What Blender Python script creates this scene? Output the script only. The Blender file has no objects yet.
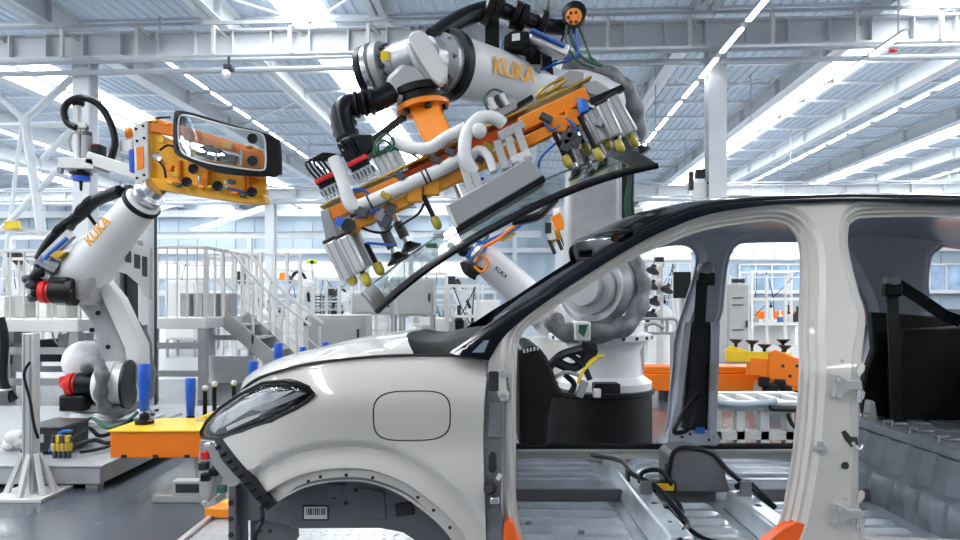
import bpy, bmesh, math, random
import numpy as np
from mathutils import Vector, Matrix, geometry

random.seed(7)
SC = bpy.context.scene
COL = SC.collection

# ------------------------------------------------------------------ camera
F, CX, CY, CH = 664.0, 480.0, 300.0, 1.3          # focal length in pixels, vanishing point, eye height
cam_d = bpy.data.cameras.new('camera')
cam_d.sensor_width = 36.0
cam_d.lens = 36.0 * F / 960.0
cam_d.shift_y = 30.0 / 960.0
cam_d.clip_start = 0.05
cam_d.clip_end = 300
cam = bpy.data.objects.new('camera', cam_d)
cam.location = (0, 0, CH)
cam.rotation_euler = (math.pi / 2, 0, 0)
COL.objects.link(cam)
SC.camera = cam

# ------------------------------------------------------------------ world, exposure
w = bpy.data.worlds.new('daylight')
SC.world = w
w.use_nodes = True
wn = w.node_tree.nodes
bg = wn['Background']
bg.inputs[0].default_value = (0.90, 0.95, 1.0, 1)
bg.inputs[1].default_value = 1.1
SKYLIGHT = 10.0          # strength of the daylight coming through the roof lights
SC.view_settings.view_transform = 'Standard'
SC.view_settings.look = 'None'
SC.view_settings.exposure = 0.9
SC.view_settings.gamma = 1.0
SC.view_settings.use_curve_mapping = False
try:
    SC.cycles.use_denoising = True
    SC.cycles.max_bounces = 6
    SC.cycles.diffuse_bounces = 3
    SC.cycles.glossy_bounces = 3
    SC.cycles.transparent_max_bounces = 12
    SC.cycles.caustics_reflective = False
    SC.cycles.caustics_refractive = False
except Exception:
    pass

# ------------------------------------------------------------------ helpers
WL = {}                                            # world location of every built object
V = Vector

def at(px, py, Y):
    """a point of the place that is Y metres in front of the lens and seen at the pixel"""
    return V(((px - CX) * Y / F, Y, CH + (CY - py) * Y / F))

def srgb(r, g, b):
    f = lambda c: (c / 255 / 12.92) if c <= 10 else ((c / 255 + 0.055) / 1.055) ** 2.4
    return (f(r), f(g), f(b))

M = {}
def mat(name, col, rough=0.5, metal=0.0, var=0.08, scale=6.0, bump=0.0, coat=0.0, bscale=None, stretch=None, spec=0.5, rv=0.2):
    m = bpy.data.materials.new(name)
    m.use_nodes = True
    nt = m.node_tree
    n, l = nt.nodes, nt.links
    b = n['Principled BSDF']
    tc = n.new('ShaderNodeTexCoord')
    mp = n.new('ShaderNodeMapping')
    if stretch: mp.inputs['Scale'].default_value = stretch
    l.new(tc.outputs['Object'], mp.inputs['Vector'])
    nz = n.new('ShaderNodeTexNoise')
    nz.inputs['Scale'].default_value = scale
    nz.inputs['Detail'].default_value = 5
    l.new(mp.outputs[0], nz.inputs['Vector'])
    cr = n.new('ShaderNodeValToRGB')
    lo = [max(0, c * (1 - var)) for c in col]
    hi = [min(1, c * (1 + var)) for c in col]
    cr.color_ramp.elements[0].position = 0.3
    cr.color_ramp.elements[1].position = 0.7
    cr.color_ramp.elements[0].color = (*lo, 1)
    cr.color_ramp.elements[1].color = (*hi, 1)
    l.new(nz.outputs['Fac'], cr.inputs[0])
    l.new(cr.outputs[0], b.inputs['Base Color'])
    mr = n.new('ShaderNodeMapRange')
    mr.inputs['To Min'].default_value = max(0.02, rough * (1 - rv))
    mr.inputs['To Max'].default_value = min(1, rough * (1 + rv))
    l.new(nz.outputs['Fac'], mr.inputs['Value'])
    l.new(mr.outputs[0], b.inputs['Roughness'])
    b.inputs['Metallic'].default_value = metal
    b.inputs['Specular IOR Level'].default_value = spec
    if coat:
        b.inputs['Coat Weight'].default_value = coat
        b.inputs['Coat Roughness'].default_value = 0.04
    if bump:
        bp = n.new('ShaderNodeBump')
        bp.inputs['Strength'].default_value = bump
        bp.inputs['Distance'].default_value = 0.01
        nb = n.new('ShaderNodeTexNoise')
        nb.inputs['Scale'].default_value = bscale or scale * 6
        l.new(mp.outputs[0], nb.inputs['Vector'])
        l.new(nb.outputs['Fac'], bp.inputs['Height'])
        l.new(bp.outputs[0], b.inputs['Normal'])
    M[name] = m
    return m

def mat_emit(name, col, strength):
    m = bpy.data.materials.new(name)
    m.use_nodes = True
    n, l = m.node_tree.nodes, m.node_tree.links
    n.remove(n['Principled BSDF'])
    e = n.new('ShaderNodeEmission')
    e.inputs[0].default_value = (*col, 1)
    e.inputs[1].default_value = strength
    l.new(e.outputs[0], n['Material Output'].inputs[0])
    M[name] = m

def mat_glass(name, tint, refl=1.0, base=0.05, frost=0.0):
    """a thin pane: clear with a tint, reflecting more at grazing angles"""
    m = bpy.data.materials.new(name)
    m.use_nodes = True
    n, l = m.node_tree.nodes, m.node_tree.links
    n.remove(n['Principled BSDF'])
    t = n.new('ShaderNodeBsdfTransparent'); t.inputs[0].default_value = (*tint, 1)
    g = n.new('ShaderNodeBsdfGlossy'); g.inputs['Roughness'].default_value = 0.03
    fr = n.new('ShaderNodeLayerWeight'); fr.inputs[0].default_value = 0.35
    mr = n.new('ShaderNodeMapRange')
    mr.inputs['To Min'].default_value = base
    mr.inputs['To Max'].default_value = refl
    l.new(fr.outputs['Fresnel'], mr.inputs['Value'])
    x = n.new('ShaderNodeMixShader')
    l.new(mr.outputs[0], x.inputs[0]); l.new(t.outputs[0], x.inputs[1]); l.new(g.outputs[0], x.inputs[2])
    out = x
    if frost:
        d = n.new('ShaderNodeBsdfDiffuse'); d.inputs[0].default_value = (0.8, 0.85, 0.85, 1)
        y = n.new('ShaderNodeMixShader'); y.inputs[0].default_value = frost
        l.new(x.outputs[0], y.inputs[1]); l.new(d.outputs[0], y.inputs[2]); out = y
    l.new(out.outputs[0], n['Material Output'].inputs[0])
    M[name] = m

mat('body_paint', (0.60, 0.57, 0.53), 0.30, 0.0, 0.012, 2, coat=0.8, rv=0.02)
mat('roof_black', (0.003, 0.0035, 0.006), 0.10, 0.0, 0.1, 3, coat=0.0, spec=0.28, rv=0.05)
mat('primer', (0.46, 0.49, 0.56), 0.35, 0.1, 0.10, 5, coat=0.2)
mat('pan_metal', (0.58, 0.64, 0.70), 0.25, 0.35, 0.18, 7, bump=0.12)
mat('pan_heel', (0.24, 0.27, 0.31), 0.32, 0.3, 0.2, 7, bump=0.08)
mat('wall_grey', (0.58, 0.58, 0.58), 0.6, 0, 0.05, 0.5)
mat('pan_dark', (0.17, 0.175, 0.19), 0.35, 0.2, 0.25, 7)
mat('engine_bay', (0.14, 0.14, 0.155), 0.5, 0.1, 0.15, 6)
mat('black_plastic', (0.006, 0.006, 0.007), 0.40, 0, 0.3, 12, spec=0.25)
mat('black_rubber', (0.005, 0.006, 0.009), 0.34, 0, 0.3, 15, spec=0.3)
mat('scuttle_black', (0.004, 0.004, 0.005), 0.55, 0, 0.2, 9, spec=0.08)
mat('dash_black', (0.007, 0.006, 0.007), 0.45, 0, 0.35, 9, bump=0.1, spec=0.25)
mat('charcoal', (0.03, 0.03, 0.034), 0.5, 0, 0.2, 8, spec=0.3)
mat('orange_guard', (0.95, 0.13, 0.015), 0.4, 0, 0.06, 5)
mat('orange_paint', (1.0, 0.27, 0.01), 0.38, 0, 0.08, 4)
mat('orange_amber', (1.0, 0.47, 0.012), 0.32, 0, 0.10, 4, coat=0.2)
mat('gold_bar', (0.72, 0.30, 0.02), 0.35, 0.2, 0.18, 7)
mat('brass', (0.55, 0.36, 0.06), 0.35, 0.7, 0.2, 8)
mat('yellow_paint', (0.98, 0.62, 0.02), 0.38, 0, 0.06, 4)
mat('orange_conveyor', (1.0, 0.22, 0.006), 0.35, 0, 0.05, 3)
mat('amber_tip', (0.52, 0.42, 0.06), 0.25, 0, 0.25, 20, coat=0.4)
mat('robot_white', (0.80, 0.805, 0.815), 0.30, 0.0, 0.03, 3, coat=0.25)
mat('robot_grey', (0.46, 0.46, 0.47), 0.38, 0.15, 0.12, 6)
mat('cast_metal', (0.52, 0.53, 0.55), 0.30, 0.75, 0.18, 8)
mat('bright_steel', (0.66, 0.67, 0.69), 0.22, 0.9, 0.10, 10)
mat('aluminium', (0.62, 0.62, 0.62), 0.32, 0.6, 0.10, 8, stretch=(1, 1, 0.1))
mat('sensor_grey', (0.36, 0.36, 0.37), 0.45, 0.15, 0.08, 5)
mat('dark_steel', (0.09, 0.09, 0.10), 0.38, 0.6, 0.25, 9)
mat('light_hose', (0.82, 0.82, 0.82), 0.35, 0, 0.06, 9)
mat('hose_bag', (0.16, 0.165, 0.17), 0.45, 0.2, 0.35, 14, bump=0.5, bscale=30)
mat('red_cap', (0.75, 0.02, 0.015), 0.35, 0, 0.08, 6)
mat('blue_post', (0.01, 0.10, 0.62), 0.4, 0, 0.10, 7)
mat('blue_cable', (0.02, 0.14, 0.55), 0.4, 0, 0.1, 9)
mat('green_cable', (0.02, 0.13, 0.07), 0.45, 0, 0.15, 9)
mat('yellow_cable', (0.85, 0.62, 0.03), 0.4, 0, 0.1, 9)
mat('orange_letter', (0.95, 0.45, 0.03), 0.4, 0, 0.04, 9)
mat('machine_white', (0.72, 0.72, 0.70), 0.42, 0, 0.04, 3)
mat('rail_white', (0.66, 0.65, 0.63), 0.4, 0, 0.03, 3)
mat('panel_grey', (0.42, 0.42, 0.41), 0.45, 0.05, 0.06, 4)
mat('steel_white', (0.62, 0.65, 0.68), 0.45, 0, 0.05, 1.5)
mat('steel_grey', (0.40, 0.43, 0.47), 0.5, 0, 0.06, 1.5)  # plain grey steel paint for pipes, trays and plates
def mat_sheet(name, col, share):
    """translucent roof sheet: daylight from above shines through a little"""
    m = bpy.data.materials.new(name); m.use_nodes = True
    n, l = m.node_tree.nodes, m.node_tree.links
    n.remove(n['Principled BSDF'])
    tc = n.new('ShaderNodeTexCoord'); nz = n.new('ShaderNodeTexNoise'); nz.inputs['Scale'].default_value = 0.35
    l.new(tc.outputs['Object'], nz.inputs['Vector'])
    cr = n.new('ShaderNodeValToRGB')
    cr.color_ramp.elements[0].color = (*[c * 0.93 for c in col], 1); cr.color_ramp.elements[1].color = (*[min(1, c * 1.05) for c in col], 1)
    l.new(nz.outputs['Fac'], cr.inputs[0])
    d = n.new('ShaderNodeBsdfDiffuse'); t = n.new('ShaderNodeBsdfTranslucent'); x = n.new('ShaderNodeMixShader')
    l.new(cr.outputs[0], d.inputs[0]); l.new(cr.outputs[0], t.inputs[0])
    x.inputs[0].default_value = share
    l.new(d.outputs[0], x.inputs[1]); l.new(t.outputs[0], x.inputs[2]); l.new(x.outputs[0], n['Material Output'].inputs[0])
    M[name] = m
mat_sheet('roof_sheet', (0.42, 0.48, 0.56), 0.15)
mat('floor_glare', (0.36, 0.38, 0.40), 0.3, 0, 0.1, 0.8)
mat('wall_blue', (0.40, 0.48, 0.56), 0.55, 0, 0.04, 0.4)
mat('window_blue', (0.30, 0.42, 0.58), 0.15, 0.1, 0.35, 0.9)
mat('floor_paint', (0.085, 0.10, 0.125), 0.26, 0.0, 0.30, 0.7, coat=0.15)
mat('plinth_grey', (0.44, 0.46, 0.48), 0.42, 0.2, 0.12, 5)
mat('tread_plate', (0.50, 0.52, 0.54), 0.30, 0.3, 0.08, 12)
mat('paper', (0.75, 0.75, 0.73), 0.6, 0, 0.03, 9)
mat('ink', (0.02, 0.02, 0.02), 0.7, 0, 0.1, 9)
mat('hivis', (0.55, 0.85, 0.02), 0.5, 0, 0.05, 9)
mat('blueprint', (0.05, 0.18, 0.42), 0.4, 0, 0.2, 9)
mat('lamp_lens', (0.85, 0.86, 0.88), 0.12, 0.4, 0.15, 14)
mat('chrome', (0.82, 0.83, 0.85), 0.08, 1.0, 0.05, 14)
mat_glass('clear_glass', (0.92, 0.96, 0.96), 0.6, 0.03)
mat_glass('held_glass', (0.92, 0.97, 0.96), 0.4, 0.04)
mat_glass('lamp_glass', (0.94, 0.95, 0.96), 0.30, 0.02)
mat_emit('daylight_panel', (0.95, 0.98, 1.0), SKYLIGHT)
mat_emit('bright_window', (0.92, 0.97, 1.0), 1.0)
mat_emit('tube_light', (1.0, 1.0, 1.0), 8.0)
mat_emit('green_lamp', (0.1, 0.9, 0.5), 1.0)

class MB:
    """collects shapes, then links them as one mesh object"""
    def __init__(s): s.v = []; s.f = []
    def add(s, vs, fs):
        o = len(s.v)
        s.v += [V(p) for p in vs]
        s.f += [tuple(i + o for i in f) for f in fs]
        return s
    def box(s, c, size, rot=None):
        c = V(c); hx, hy, hz = size[0] / 2, size[1] / 2, size[2] / 2
        pts = [V((x, y, z)) for z in (-hz, hz) for x, y in ((-hx, -hy), (hx, -hy), (hx, hy), (-hx, hy))]
        if rot is not None: pts = [rot @ p for p in pts]
        return s.add([c + p for p in pts], [(3, 2, 1, 0), (4, 5, 6, 7), (0, 1, 5, 4), (1, 2, 6, 5), (2, 3, 7, 6), (3, 0, 4, 7)])
    def span(s, a, b):
        a, b = V(a), V(b)
        return s.box((a + b) / 2, [abs(b[i] - a[i]) for i in range(3)])
    def bar(s, p0, p1, w, h, up=(0, 0, 1), w1=None, h1=None):
        """rectangular bar from p0 to p1, w across, h along up"""
        p0, p1, up = V(p0), V(p1), V(up)
        d = (p1 - p0).normalized()
        sd = d.cross(up)
        if sd.length < 1e-4: sd = d.cross(V((1, 0, 0)))
        sd.normalize(); u = sd.cross(d).normalized()
        w1 = w if w1 is None else w1; h1 = h if h1 is None else h1
        q = []
        for p, a, b in ((p0, w, h), (p1, w1, h1)):
            q += [p + sd * x * a / 2 + u * y * b / 2 for x, y in ((-1, -1), (1, -1), (1, 1), (-1, 1))]
        return s.add(q, [(3, 2, 1, 0), (4, 5, 6, 7), (0, 1, 5, 4), (1, 2, 6, 5), (2, 3, 7, 6), (3, 0, 4, 7)])
    def cyl(s, p0, p1, r0, r1=None, n=16):
        p0, p1 = V(p0), V(p1)
        r1 = r0 if r1 is None else r1
        return s.lathe(p0, p1 - p0, [(r0, 0), (r1, 1)], n, rel=True)
    def lathe(s, p0, axis, prof, n=20, rel=False):
        """turn (radius, height) pairs about the axis from p0; closed with caps"""
        p0, axis = V(p0), V(axis)
        L = axis.length; d = axis / L
        k = L if rel else 1.0
        a = d.orthogonal().normalized(); b = d.cross(a)
        vs, fs = [], []
        for r, h in prof:
            for i in range(n):
                t = 2 * math.pi * i / n
                vs.append(p0 + d * h * k + (a * math.cos(t) + b * math.sin(t)) * r)
        for j in range(len(prof) - 1):
            for i in range(n):
                i2 = (i + 1) % n
                fs.append((j * n + i, j * n + i2, (j + 1) * n + i2, (j + 1) * n + i))
        fs.append(tuple(range(n - 1, -1, -1)))
        fs.append(tuple((len(prof) - 1) * n + i for i in range(n)))
        return s.add(vs, fs)
    def tube(s, pts, r, n=8, smooth=5):
        pts = [V(p) for p in pts]
        if smooth and len(pts) > 2: pts = spline(pts, smooth)
        m = len(pts)
        rr = r if callable(r) else (lambda t: r)
        d0 = (pts[1] - pts[0]).normalized()
        a = d0.orthogonal().normalized()
        vs, fs = [], []
        for i, p in enumerate(pts):
            d = (pts[min(i + 1, m - 1)] - pts[max(i - 1, 0)])
            if d.length < 1e-9: d = d0
            d.normalize()
            a = (a - d * a.dot(d))
            if a.length < 1e-6: a = d.orthogonal()
            a.normalize(); b = d.cross(a)
            R = rr(i / (m - 1))
            for k in range(n):
                t = 2 * math.pi * k / n
                vs.append(p + (a * math.cos(t) + b * math.sin(t)) * R)
        for j in range(m - 1):
            for i in range(n):
                i2 = (i + 1) % n
                fs.append((j * n + i, j * n + i2, (j + 1) * n + i2, (j + 1) * n + i))
        fs.append(tuple(range(n - 1, -1, -1)))
        fs.append(tuple((m - 1) * n + i for i in range(n)))
        return s.add(vs, fs)
    def prism(s, pts, off):
        """planar outline pushed along off"""
        pts = [V(p) for p in pts]; off = V(off); n = len(pts)
        vs = pts + [p + off for p in pts]
        fs = [tuple(range(n - 1, -1, -1)), tuple(range(n, 2 * n))]
        fs += [(i, (i + 1) % n, n + (i + 1) % n, n + i) for i in range(n)]
        return s.add(vs, fs)
    def ball(s, c, r, n=12, m=8, sq=(1, 1, 1)):
        c = V(c); vs, fs = [], []
        for j in range(1, m):
            ph = math.pi * j / m
            for i in range(n):
                t = 2 * math.pi * i / n
                vs.append(c + V((r * sq[0] * math.sin(ph) * math.cos(t), r * sq[1] * math.sin(ph) * math.sin(t), r * sq[2] * math.cos(ph))))
        for j in range(m - 2):
            for i in range(n):
                i2 = (i + 1) % n
                fs.append((j * n + i, (j + 1) * n + i, (j + 1) * n + i2, j * n + i2))
        fs.append(tuple(range(n)))
        fs.append(tuple((m - 2) * n + i for i in range(n - 1, -1, -1)))
        return s.add(vs, fs)
    def sheet(s, rows, thick=None):
        """grid of points (rows of equal length); with a vector thick it gets a back and edges"""
        nr, nc = len(rows), len(rows[0])
        vs = [V(p) for r in rows for p in r]
        fs = [(j * nc + i, j * nc + i + 1, (j + 1) * nc + i + 1, (j + 1) * nc + i) for j in range(nr - 1) for i in range(nc - 1)]
        if thick is not None:
            t = V(thick); N = nr * nc
            vs += [p + t for p in vs]
            fs += [tuple(N + k for k in reversed(f)) for f in fs[:]]
            rim = [i for i in range(nc)] + [j * nc + nc - 1 for j in range(1, nr)] + [(nr - 1) * nc + i for i in range(nc - 2, -1, -1)] + [j * nc for j in range(nr - 2, 0, -1)]
            fs += [(rim[(i + 1) % len(rim)], rim[i], N + rim[i], N + rim[(i + 1) % len(rim)]) for i in range(len(rim))]
        return s.add(vs, fs)
    def build(s, name, m, parent=None, bevel=0.0, smooth=40, seg=2, xf=None):
        if xf is not None: s.v = [xf @ p for p in s.v]
        lo = V([min(p[i] for p in s.v) for i in range(3)]); hi = V([max(p[i] for p in s.v) for i in range(3)])
        c = (lo + hi) / 2
        me = bpy.data.meshes.new(name)
        me.from_pydata([p - c for p in s.v], [], s.f)
        bm = bmesh.new(); bm.from_mesh(me)
        bmesh.ops.recalc_face_normals(bm, faces=bm.faces)
        bm.to_mesh(me); bm.free()
        if smooth:
            me.shade_smooth()
            me.set_sharp_from_angle(angle=math.radians(smooth))
        me.materials.append(M[m])
        o = bpy.data.objects.new(name, me)
        COL.objects.link(o)
        place(o, c, parent)
        if bevel:
            b = o.modifiers.new('bevel', 'BEVEL')
            b.width = bevel; b.segments = seg; b.limit_method = 'ANGLE'; b.angle_limit = math.radians(40)
            b.harden_normals = False
        return o

def place(o, wloc, parent):
    WL[o.name] = V(wloc)
    if parent:
        o.parent = parent
        o.location = V(wloc) - WL[parent.name]
    else:
        o.location = wloc

def spline(pts, k=5):
    """Catmull-Rom through the points"""
    out = []
    n = len(pts)
    for i in range(n - 1):
        p0 = pts[max(i - 1, 0)]; p1 = pts[i]; p2 = pts[i + 1]; p3 = pts[min(i + 2, n - 1)]
        for j in range(k):
            t = j / k
            out.append(0.5 * ((2 * p1) + (p2 - p0) * t + (2 * p0 - 5 * p1 + 4 * p2 - p3) * t * t + (3 * p1 - p0 - 3 * p2 + p3) * t ** 3))
    out.append(pts[-1])
    return out

def spline2(pts, k=5, closed=False):
    P = [V((p[0], p[1], 0)) for p in pts]
    if closed: P = [P[-1]] + P + [P[0], P[1]]
    q = spline(P, k)
    if closed: q = q[k:-k - 1]
    return [(p.x, p.y) for p in q]

def tag(o, label, cat=None, group=None, kind=None):
    if label: o['label'] = label
    if cat: o['category'] = cat
    if group: o['group'] = group
    if kind: o['kind'] = kind
    return o

def thing(name, label, cat, loc=(0, 0, 0), group=None):
    o = bpy.data.objects.new(name, None)
    o.empty_display_size = 0.1
    COL.objects.link(o)
    o.location = loc
    WL[o.name] = V(loc)
    return tag(o, label, cat, group)

def copy_tree(o, parent=None, dloc=(0, 0, 0)):
    c = o.copy(); COL.objects.link(c)
    WL[c.name] = WL[o.name] + V(dloc)
    if parent: c.parent = parent
    else: c.location = o.location + V(dloc)
    for ch in list(o.children): copy_tree(ch, c, dloc)
    return c

def lettering(name, text, m, origin, xdir, ydir, height, parent, lift=0.001):
    cu = bpy.data.curves.new(name, 'FONT')
    cu.body = text; cu.size = 1.0; cu.extrude = 0.004; cu.offset = 0.028
    t = bpy.data.objects.new('tmp_text', cu); COL.objects.link(t)
    dg = bpy.context.evaluated_depsgraph_get()
    me = bpy.data.meshes.new_from_object(t.evaluated_get(dg))
    bpy.data.objects.remove(t); bpy.data.curves.remove(cu)
    ys = [v.co.y for v in me.vertices]; xs = [v.co.x for v in me.vertices]
    k = height / max(max(ys), 1e-3)
    x = V(xdir).normalized(); z = x.cross(V(ydir)).normalized(); y = z.cross(x)
    cxm = (max(xs) + min(xs)) / 2
    for v in me.vertices:
        p = v.co
        v.co = x * (p.x - cxm) * k + y * p.y * k + z * (p.z * k * 0.4 + lift)
    me.materials.clear(); me.materials.append(M[m])
    me.name = name
    o = bpy.data.objects.new(name, me); COL.objects.link(o)
    place(o, V(origin), parent)
    return o

def inside(pt, poly):
    x, y = pt; r = False; n = len(poly); j = n - 1
    for i in range(n):
        xi, yi = poly[i]; xj, yj = poly[j]
        if (yi > y) != (yj > y) and x < (xj - xi) * (y - yi) / (yj - yi) + xi: r = not r
        j = i
    return r

def segdist(p, poly):
    x, y = p; best = 1e9; n = len(poly)
    for i in range(n):
        ax, ay = poly[i]; bx, by = poly[(i + 1) % n]
        dx, dy = bx - ax, by - ay
        L = dx * dx + dy * dy
        t = 0 if L == 0 else max(0, min(1, ((x - ax) * dx + (y - ay) * dy) / L))
        ex, ey = ax + t * dx - x, ay + t * dy - y
        d = ex * ex + ey * ey
        if d < best: best = d
    return math.sqrt(best)

def resample(poly, step):
    out = []
    n = len(poly)
    for i in range(n):
        a, b = poly[i], poly[(i + 1) % n]
        L = math.dist(a, b); k = max(1, int(math.ceil(L / step)))
        for j in range(k):
            t = j / k; out.append((a[0] + (b[0] - a[0]) * t, a[1] + (b[1] - a[1]) * t))
    return out

def np_inside(P, poly):
    x, y = P[:, 0], P[:, 1]; r = np.zeros(len(P), bool)
    n = len(poly)
    for i in range(n):
        xi, yi = poly[i]; xj, yj = poly[i - 1]
        if yi == yj: continue
        c = ((yi > y) != (yj > y)) & (x < (xj - xi) * (y - yi) / (yj - yi) + xi)
        r ^= c
    return r

def np_dist(P, poly, closed=True):
    """distance of every point to the outline"""
    best = np.full(len(P), 1e9); n = len(poly)
    for i in range(n if closed else n - 1):
        ax, ay = poly[i]; bx, by = poly[(i + 1) % n]
        dx, dy = bx - ax, by - ay; L = dx * dx + dy * dy or 1e-12
        t = np.clip(((P[:, 0] - ax) * dx + (P[:, 1] - ay) * dy) / L, 0, 1)
        best = np.minimum(best, np.hypot(ax + t * dx - P[:, 0], ay + t * dy - P[:, 1]))
    return best

def panel(outer, holes, front, back, step=0.02, bands=(), lines=()):
    """a pressed panel: an outline in x,z with holes; front(x,z,d) and back(x,z,d) give the two depths, d the distance to the nearest hole.
    bands are extra distances from the holes at which points are laid so that folds stay crisp"""
    coarse_o, coarse_h = outer, holes
    outer = resample(outer, step); holes = [resample(h, step) for h in holes]
    pts = []; edges = []
    for lp in [outer] + holes:
        o = len(pts); pts += lp; edges += [(o + i, o + (i + 1) % len(lp)) for i in range(len(lp))]
    def ok(P, mg):
        k = np_inside(P, coarse_o) & (np_dist(P, coarse_o) >= mg)
        for h in coarse_h: k &= ~np_inside(P, h) & (np_dist(P, h) >= mg)
        return k
    for h, hc in zip(holes, coarse_h):
        n = len(h)
        area = sum(h[i][0] * h[(i + 1) % n][1] - h[(i + 1) % n][0] * h[i][1] for i in range(n))
        sg = 1 if area > 0 else -1
        for d in bands:
            Q = []
            for i in range(n):
                a, b = h[i - 1], h[(i + 1) % n]
                tx, ty = b[0] - a[0], b[1] - a[1]; L = math.hypot(tx, ty) or 1
                Q.append((h[i][0] + sg * ty / L * d, h[i][1] - sg * tx / L * d))
            Q = np.array(Q)
            k = ok(Q, 0.004) & (np_dist(Q, hc) > d * 0.96)
            pts += [tuple(q) for q in Q[k]]
    for line, dists in lines:                      # the same along open lines (folds of an arch, a pillar)
        h = resample(line, step)[:-1]
        for d in dists:
            for sg in (1, -1):
                Q = []
                for i in range(len(h)):
                    a, b = h[max(i - 1, 0)], h[min(i + 1, len(h) - 1)]
                    tx, ty = b[0] - a[0], b[1] - a[1]; L = math.hypot(tx, ty) or 1
                    Q.append((h[i][0] + sg * ty / L * d, h[i][1] - sg * tx / L * d))
                Q = np.array(Q)
                k = ok(Q, 0.004) & (np_dist(Q, line, False) > d * 0.97)
                pts += [tuple(q) for q in Q[k]]
    bmax = max(bands) if bands else 0
    A = np.array(outer)
    x0, z0 = A.min(0); x1, z1 = A.max(0)
    G = []
    j = 0; z = z0
    while z < z1:
        x = x0 + (step / 2 if j % 2 else 0)
        while x < x1:
            G.append((x, z)); x += step
        z += step * 0.87; j += 1
    if G:
        G = np.array(G); k = ok(G, step * 0.45)
        if holes and bands:
            for h in coarse_h: k &= np_dist(G, h) > bmax + step * 0.4
        for line, dists in lines:
            dl = np_dist(G, line, False)
            for d in dists: k &= np.abs(dl - d) > step * 0.3
        pts += [tuple(q) for q in G[k]]
    r = geometry.delaunay_2d_cdt([V(p) for p in pts], edges, [], 0, 1e-6)
    vs, tris = r[0], r[2]
    P2 = np.array([(p.x, p.y) for p in vs])
    T = np.array([tuple(t) for t in tris])
    C = P2[T].mean(1)
    k = np_inside(C, coarse_o)
    for h in coarse_h: k &= ~np_inside(C, h)
    keep = [tuple(int(i) for i in t) for t in T[k]]
    D = np.full(len(P2), 9.0)
    for h in coarse_h: D = np.minimum(D, np_dist(P2, h))
    N = len(vs)
    mb = MB()
    P = [V((p.x, front(p.x, p.y, D[i]), p.y)) for i, p in enumerate(vs)]
    Q = [V((p.x, back(p.x, p.y, D[i]), p.y)) for i, p in enumerate(vs)]
    fs = list(keep) + [tuple(N + q for q in reversed(t)) for t in keep]
    cnt = {}
    for t in keep:
        for i in range(3): cnt[(t[i], t[(i + 1) % 3])] = 1
    for (a, b) in cnt:
        if (b, a) not in cnt: fs.append((b, a, N + a, N + b))
    mb.add(P + Q, fs)
    return mb
# ================================================================== the hall
FM = Matrix.Rotation(math.radians(-3.0), 3, 'Z')     # the hall stands a little askew to the line of sight
def fx(px, Y): return (px - 515) * Y / F              # hall x of a thing seen at px, Y away

fl = MB().span((-60, -14, -0.2), (60, 60, 0.0)).build('floor', 'floor_paint', xf=FM)
tag(fl, 'dark blue grey polished factory floor', kind='structure')

ZR = 9.0
strips = [(-30, -28.6), (-23.6, -22.2), (-17.2, -15.2), (-6.3, -5.0), (9.6, 11.4), (19.0, 20.6), (26, 27.5)]
def in_strip(x): return any(a <= x <= b for a, b in strips)
Y0R, Y1R = -13.2, 50
sheets = MB()
edges_ = [-36] + [e for s_ in strips for e in s_] + [36]
for k in range(0, len(edges_), 2):
    a, b = edges_[k], edges_[k + 1]
    top_, x = [], a
    per = 0.30
    n = max(1, round((b - a) / per)); per = (b - a) / n
    for i in range(n):
        top_ += [(a + i * per, 0), (a + i * per + per * 0.55, 0), (a + i * per + per * 0.65, 0.05), (a + i * per + per * 0.9, 0.05)]
    top_.append((b, 0))
    sheets.sheet([[(x, y, ZR + z) for x, z in top_] for y in (Y0R, 12, 30, Y1R)])
ceil_ = sheets.build('ceiling', 'roof_sheet', xf=FM, smooth=10)
tag(ceil_, 'pale corrugated steel hall roof with white rafters and roof lights', kind='structure')
for a, b in strips:
    MB().span((a, Y0R, ZR + 0.06), (b, Y1R, ZR + 0.08)).build('roof_light', 'daylight_panel', ceil_, xf=FM)
RX = [-25.5, -21, -16.4, -12, -7.6, -3.4, 0.8, 4.7, 9.2, 13.2, 17.6, 22, 26.4]
def ibeam(mb, a, b, w, h, t=0.03, up=(0, 0, 1)):
    a, b = V(a), V(b); u = V(up)
    mb.bar(a, b, t, h, up)
    mb.bar(a + u * (h / 2 - t / 2), b + u * (h / 2 - t / 2), w, t, up)
    mb.bar(a - u * (h / 2 - t / 2), b - u * (h / 2 - t / 2), w, t, up)
for x in RX:
    m_ = MB(); ibeam(m_, (x, Y0R, ZR - 0.34), (x, Y1R, ZR - 0.34), 0.42, 0.62)
    y = 2.0
    while y < 50:
        m_.box((x, y, ZR - 0.34), (0.36, 0.03, 0.58)); y += 3.6
    m_.build('rafter', 'steel_white', ceil_, xf=FM)
y = 3.0
while y < 49:
    m_ = MB().span((-34, y - 0.05, ZR - 0.10), (34, y + 0.05, ZR - 0.01))
    m_.build('purlin', 'steel_white', ceil_, xf=FM)
    y += 2.1
for (x0, x1, ya) in ((-7.6, -3.4, 15.5), (-3.4, 0.8, 22), (4.7, 9.2, 22), (9.2, 13.2, 15.5), (-12, -7.6, 24)):
    MB().tube([(x0, ya, ZR - 0.25), (x1, ya + 4.2, ZR - 0.25)], 0.03, 6).build('wind_brace', 'steel_white', ceil_, xf=FM)
    MB().tube([(x1, ya, ZR - 0.25), (x0, ya + 4.2, ZR - 0.25)], 0.03, 6).build('wind_brace', 'steel_white', ceil_, xf=FM)

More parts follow.
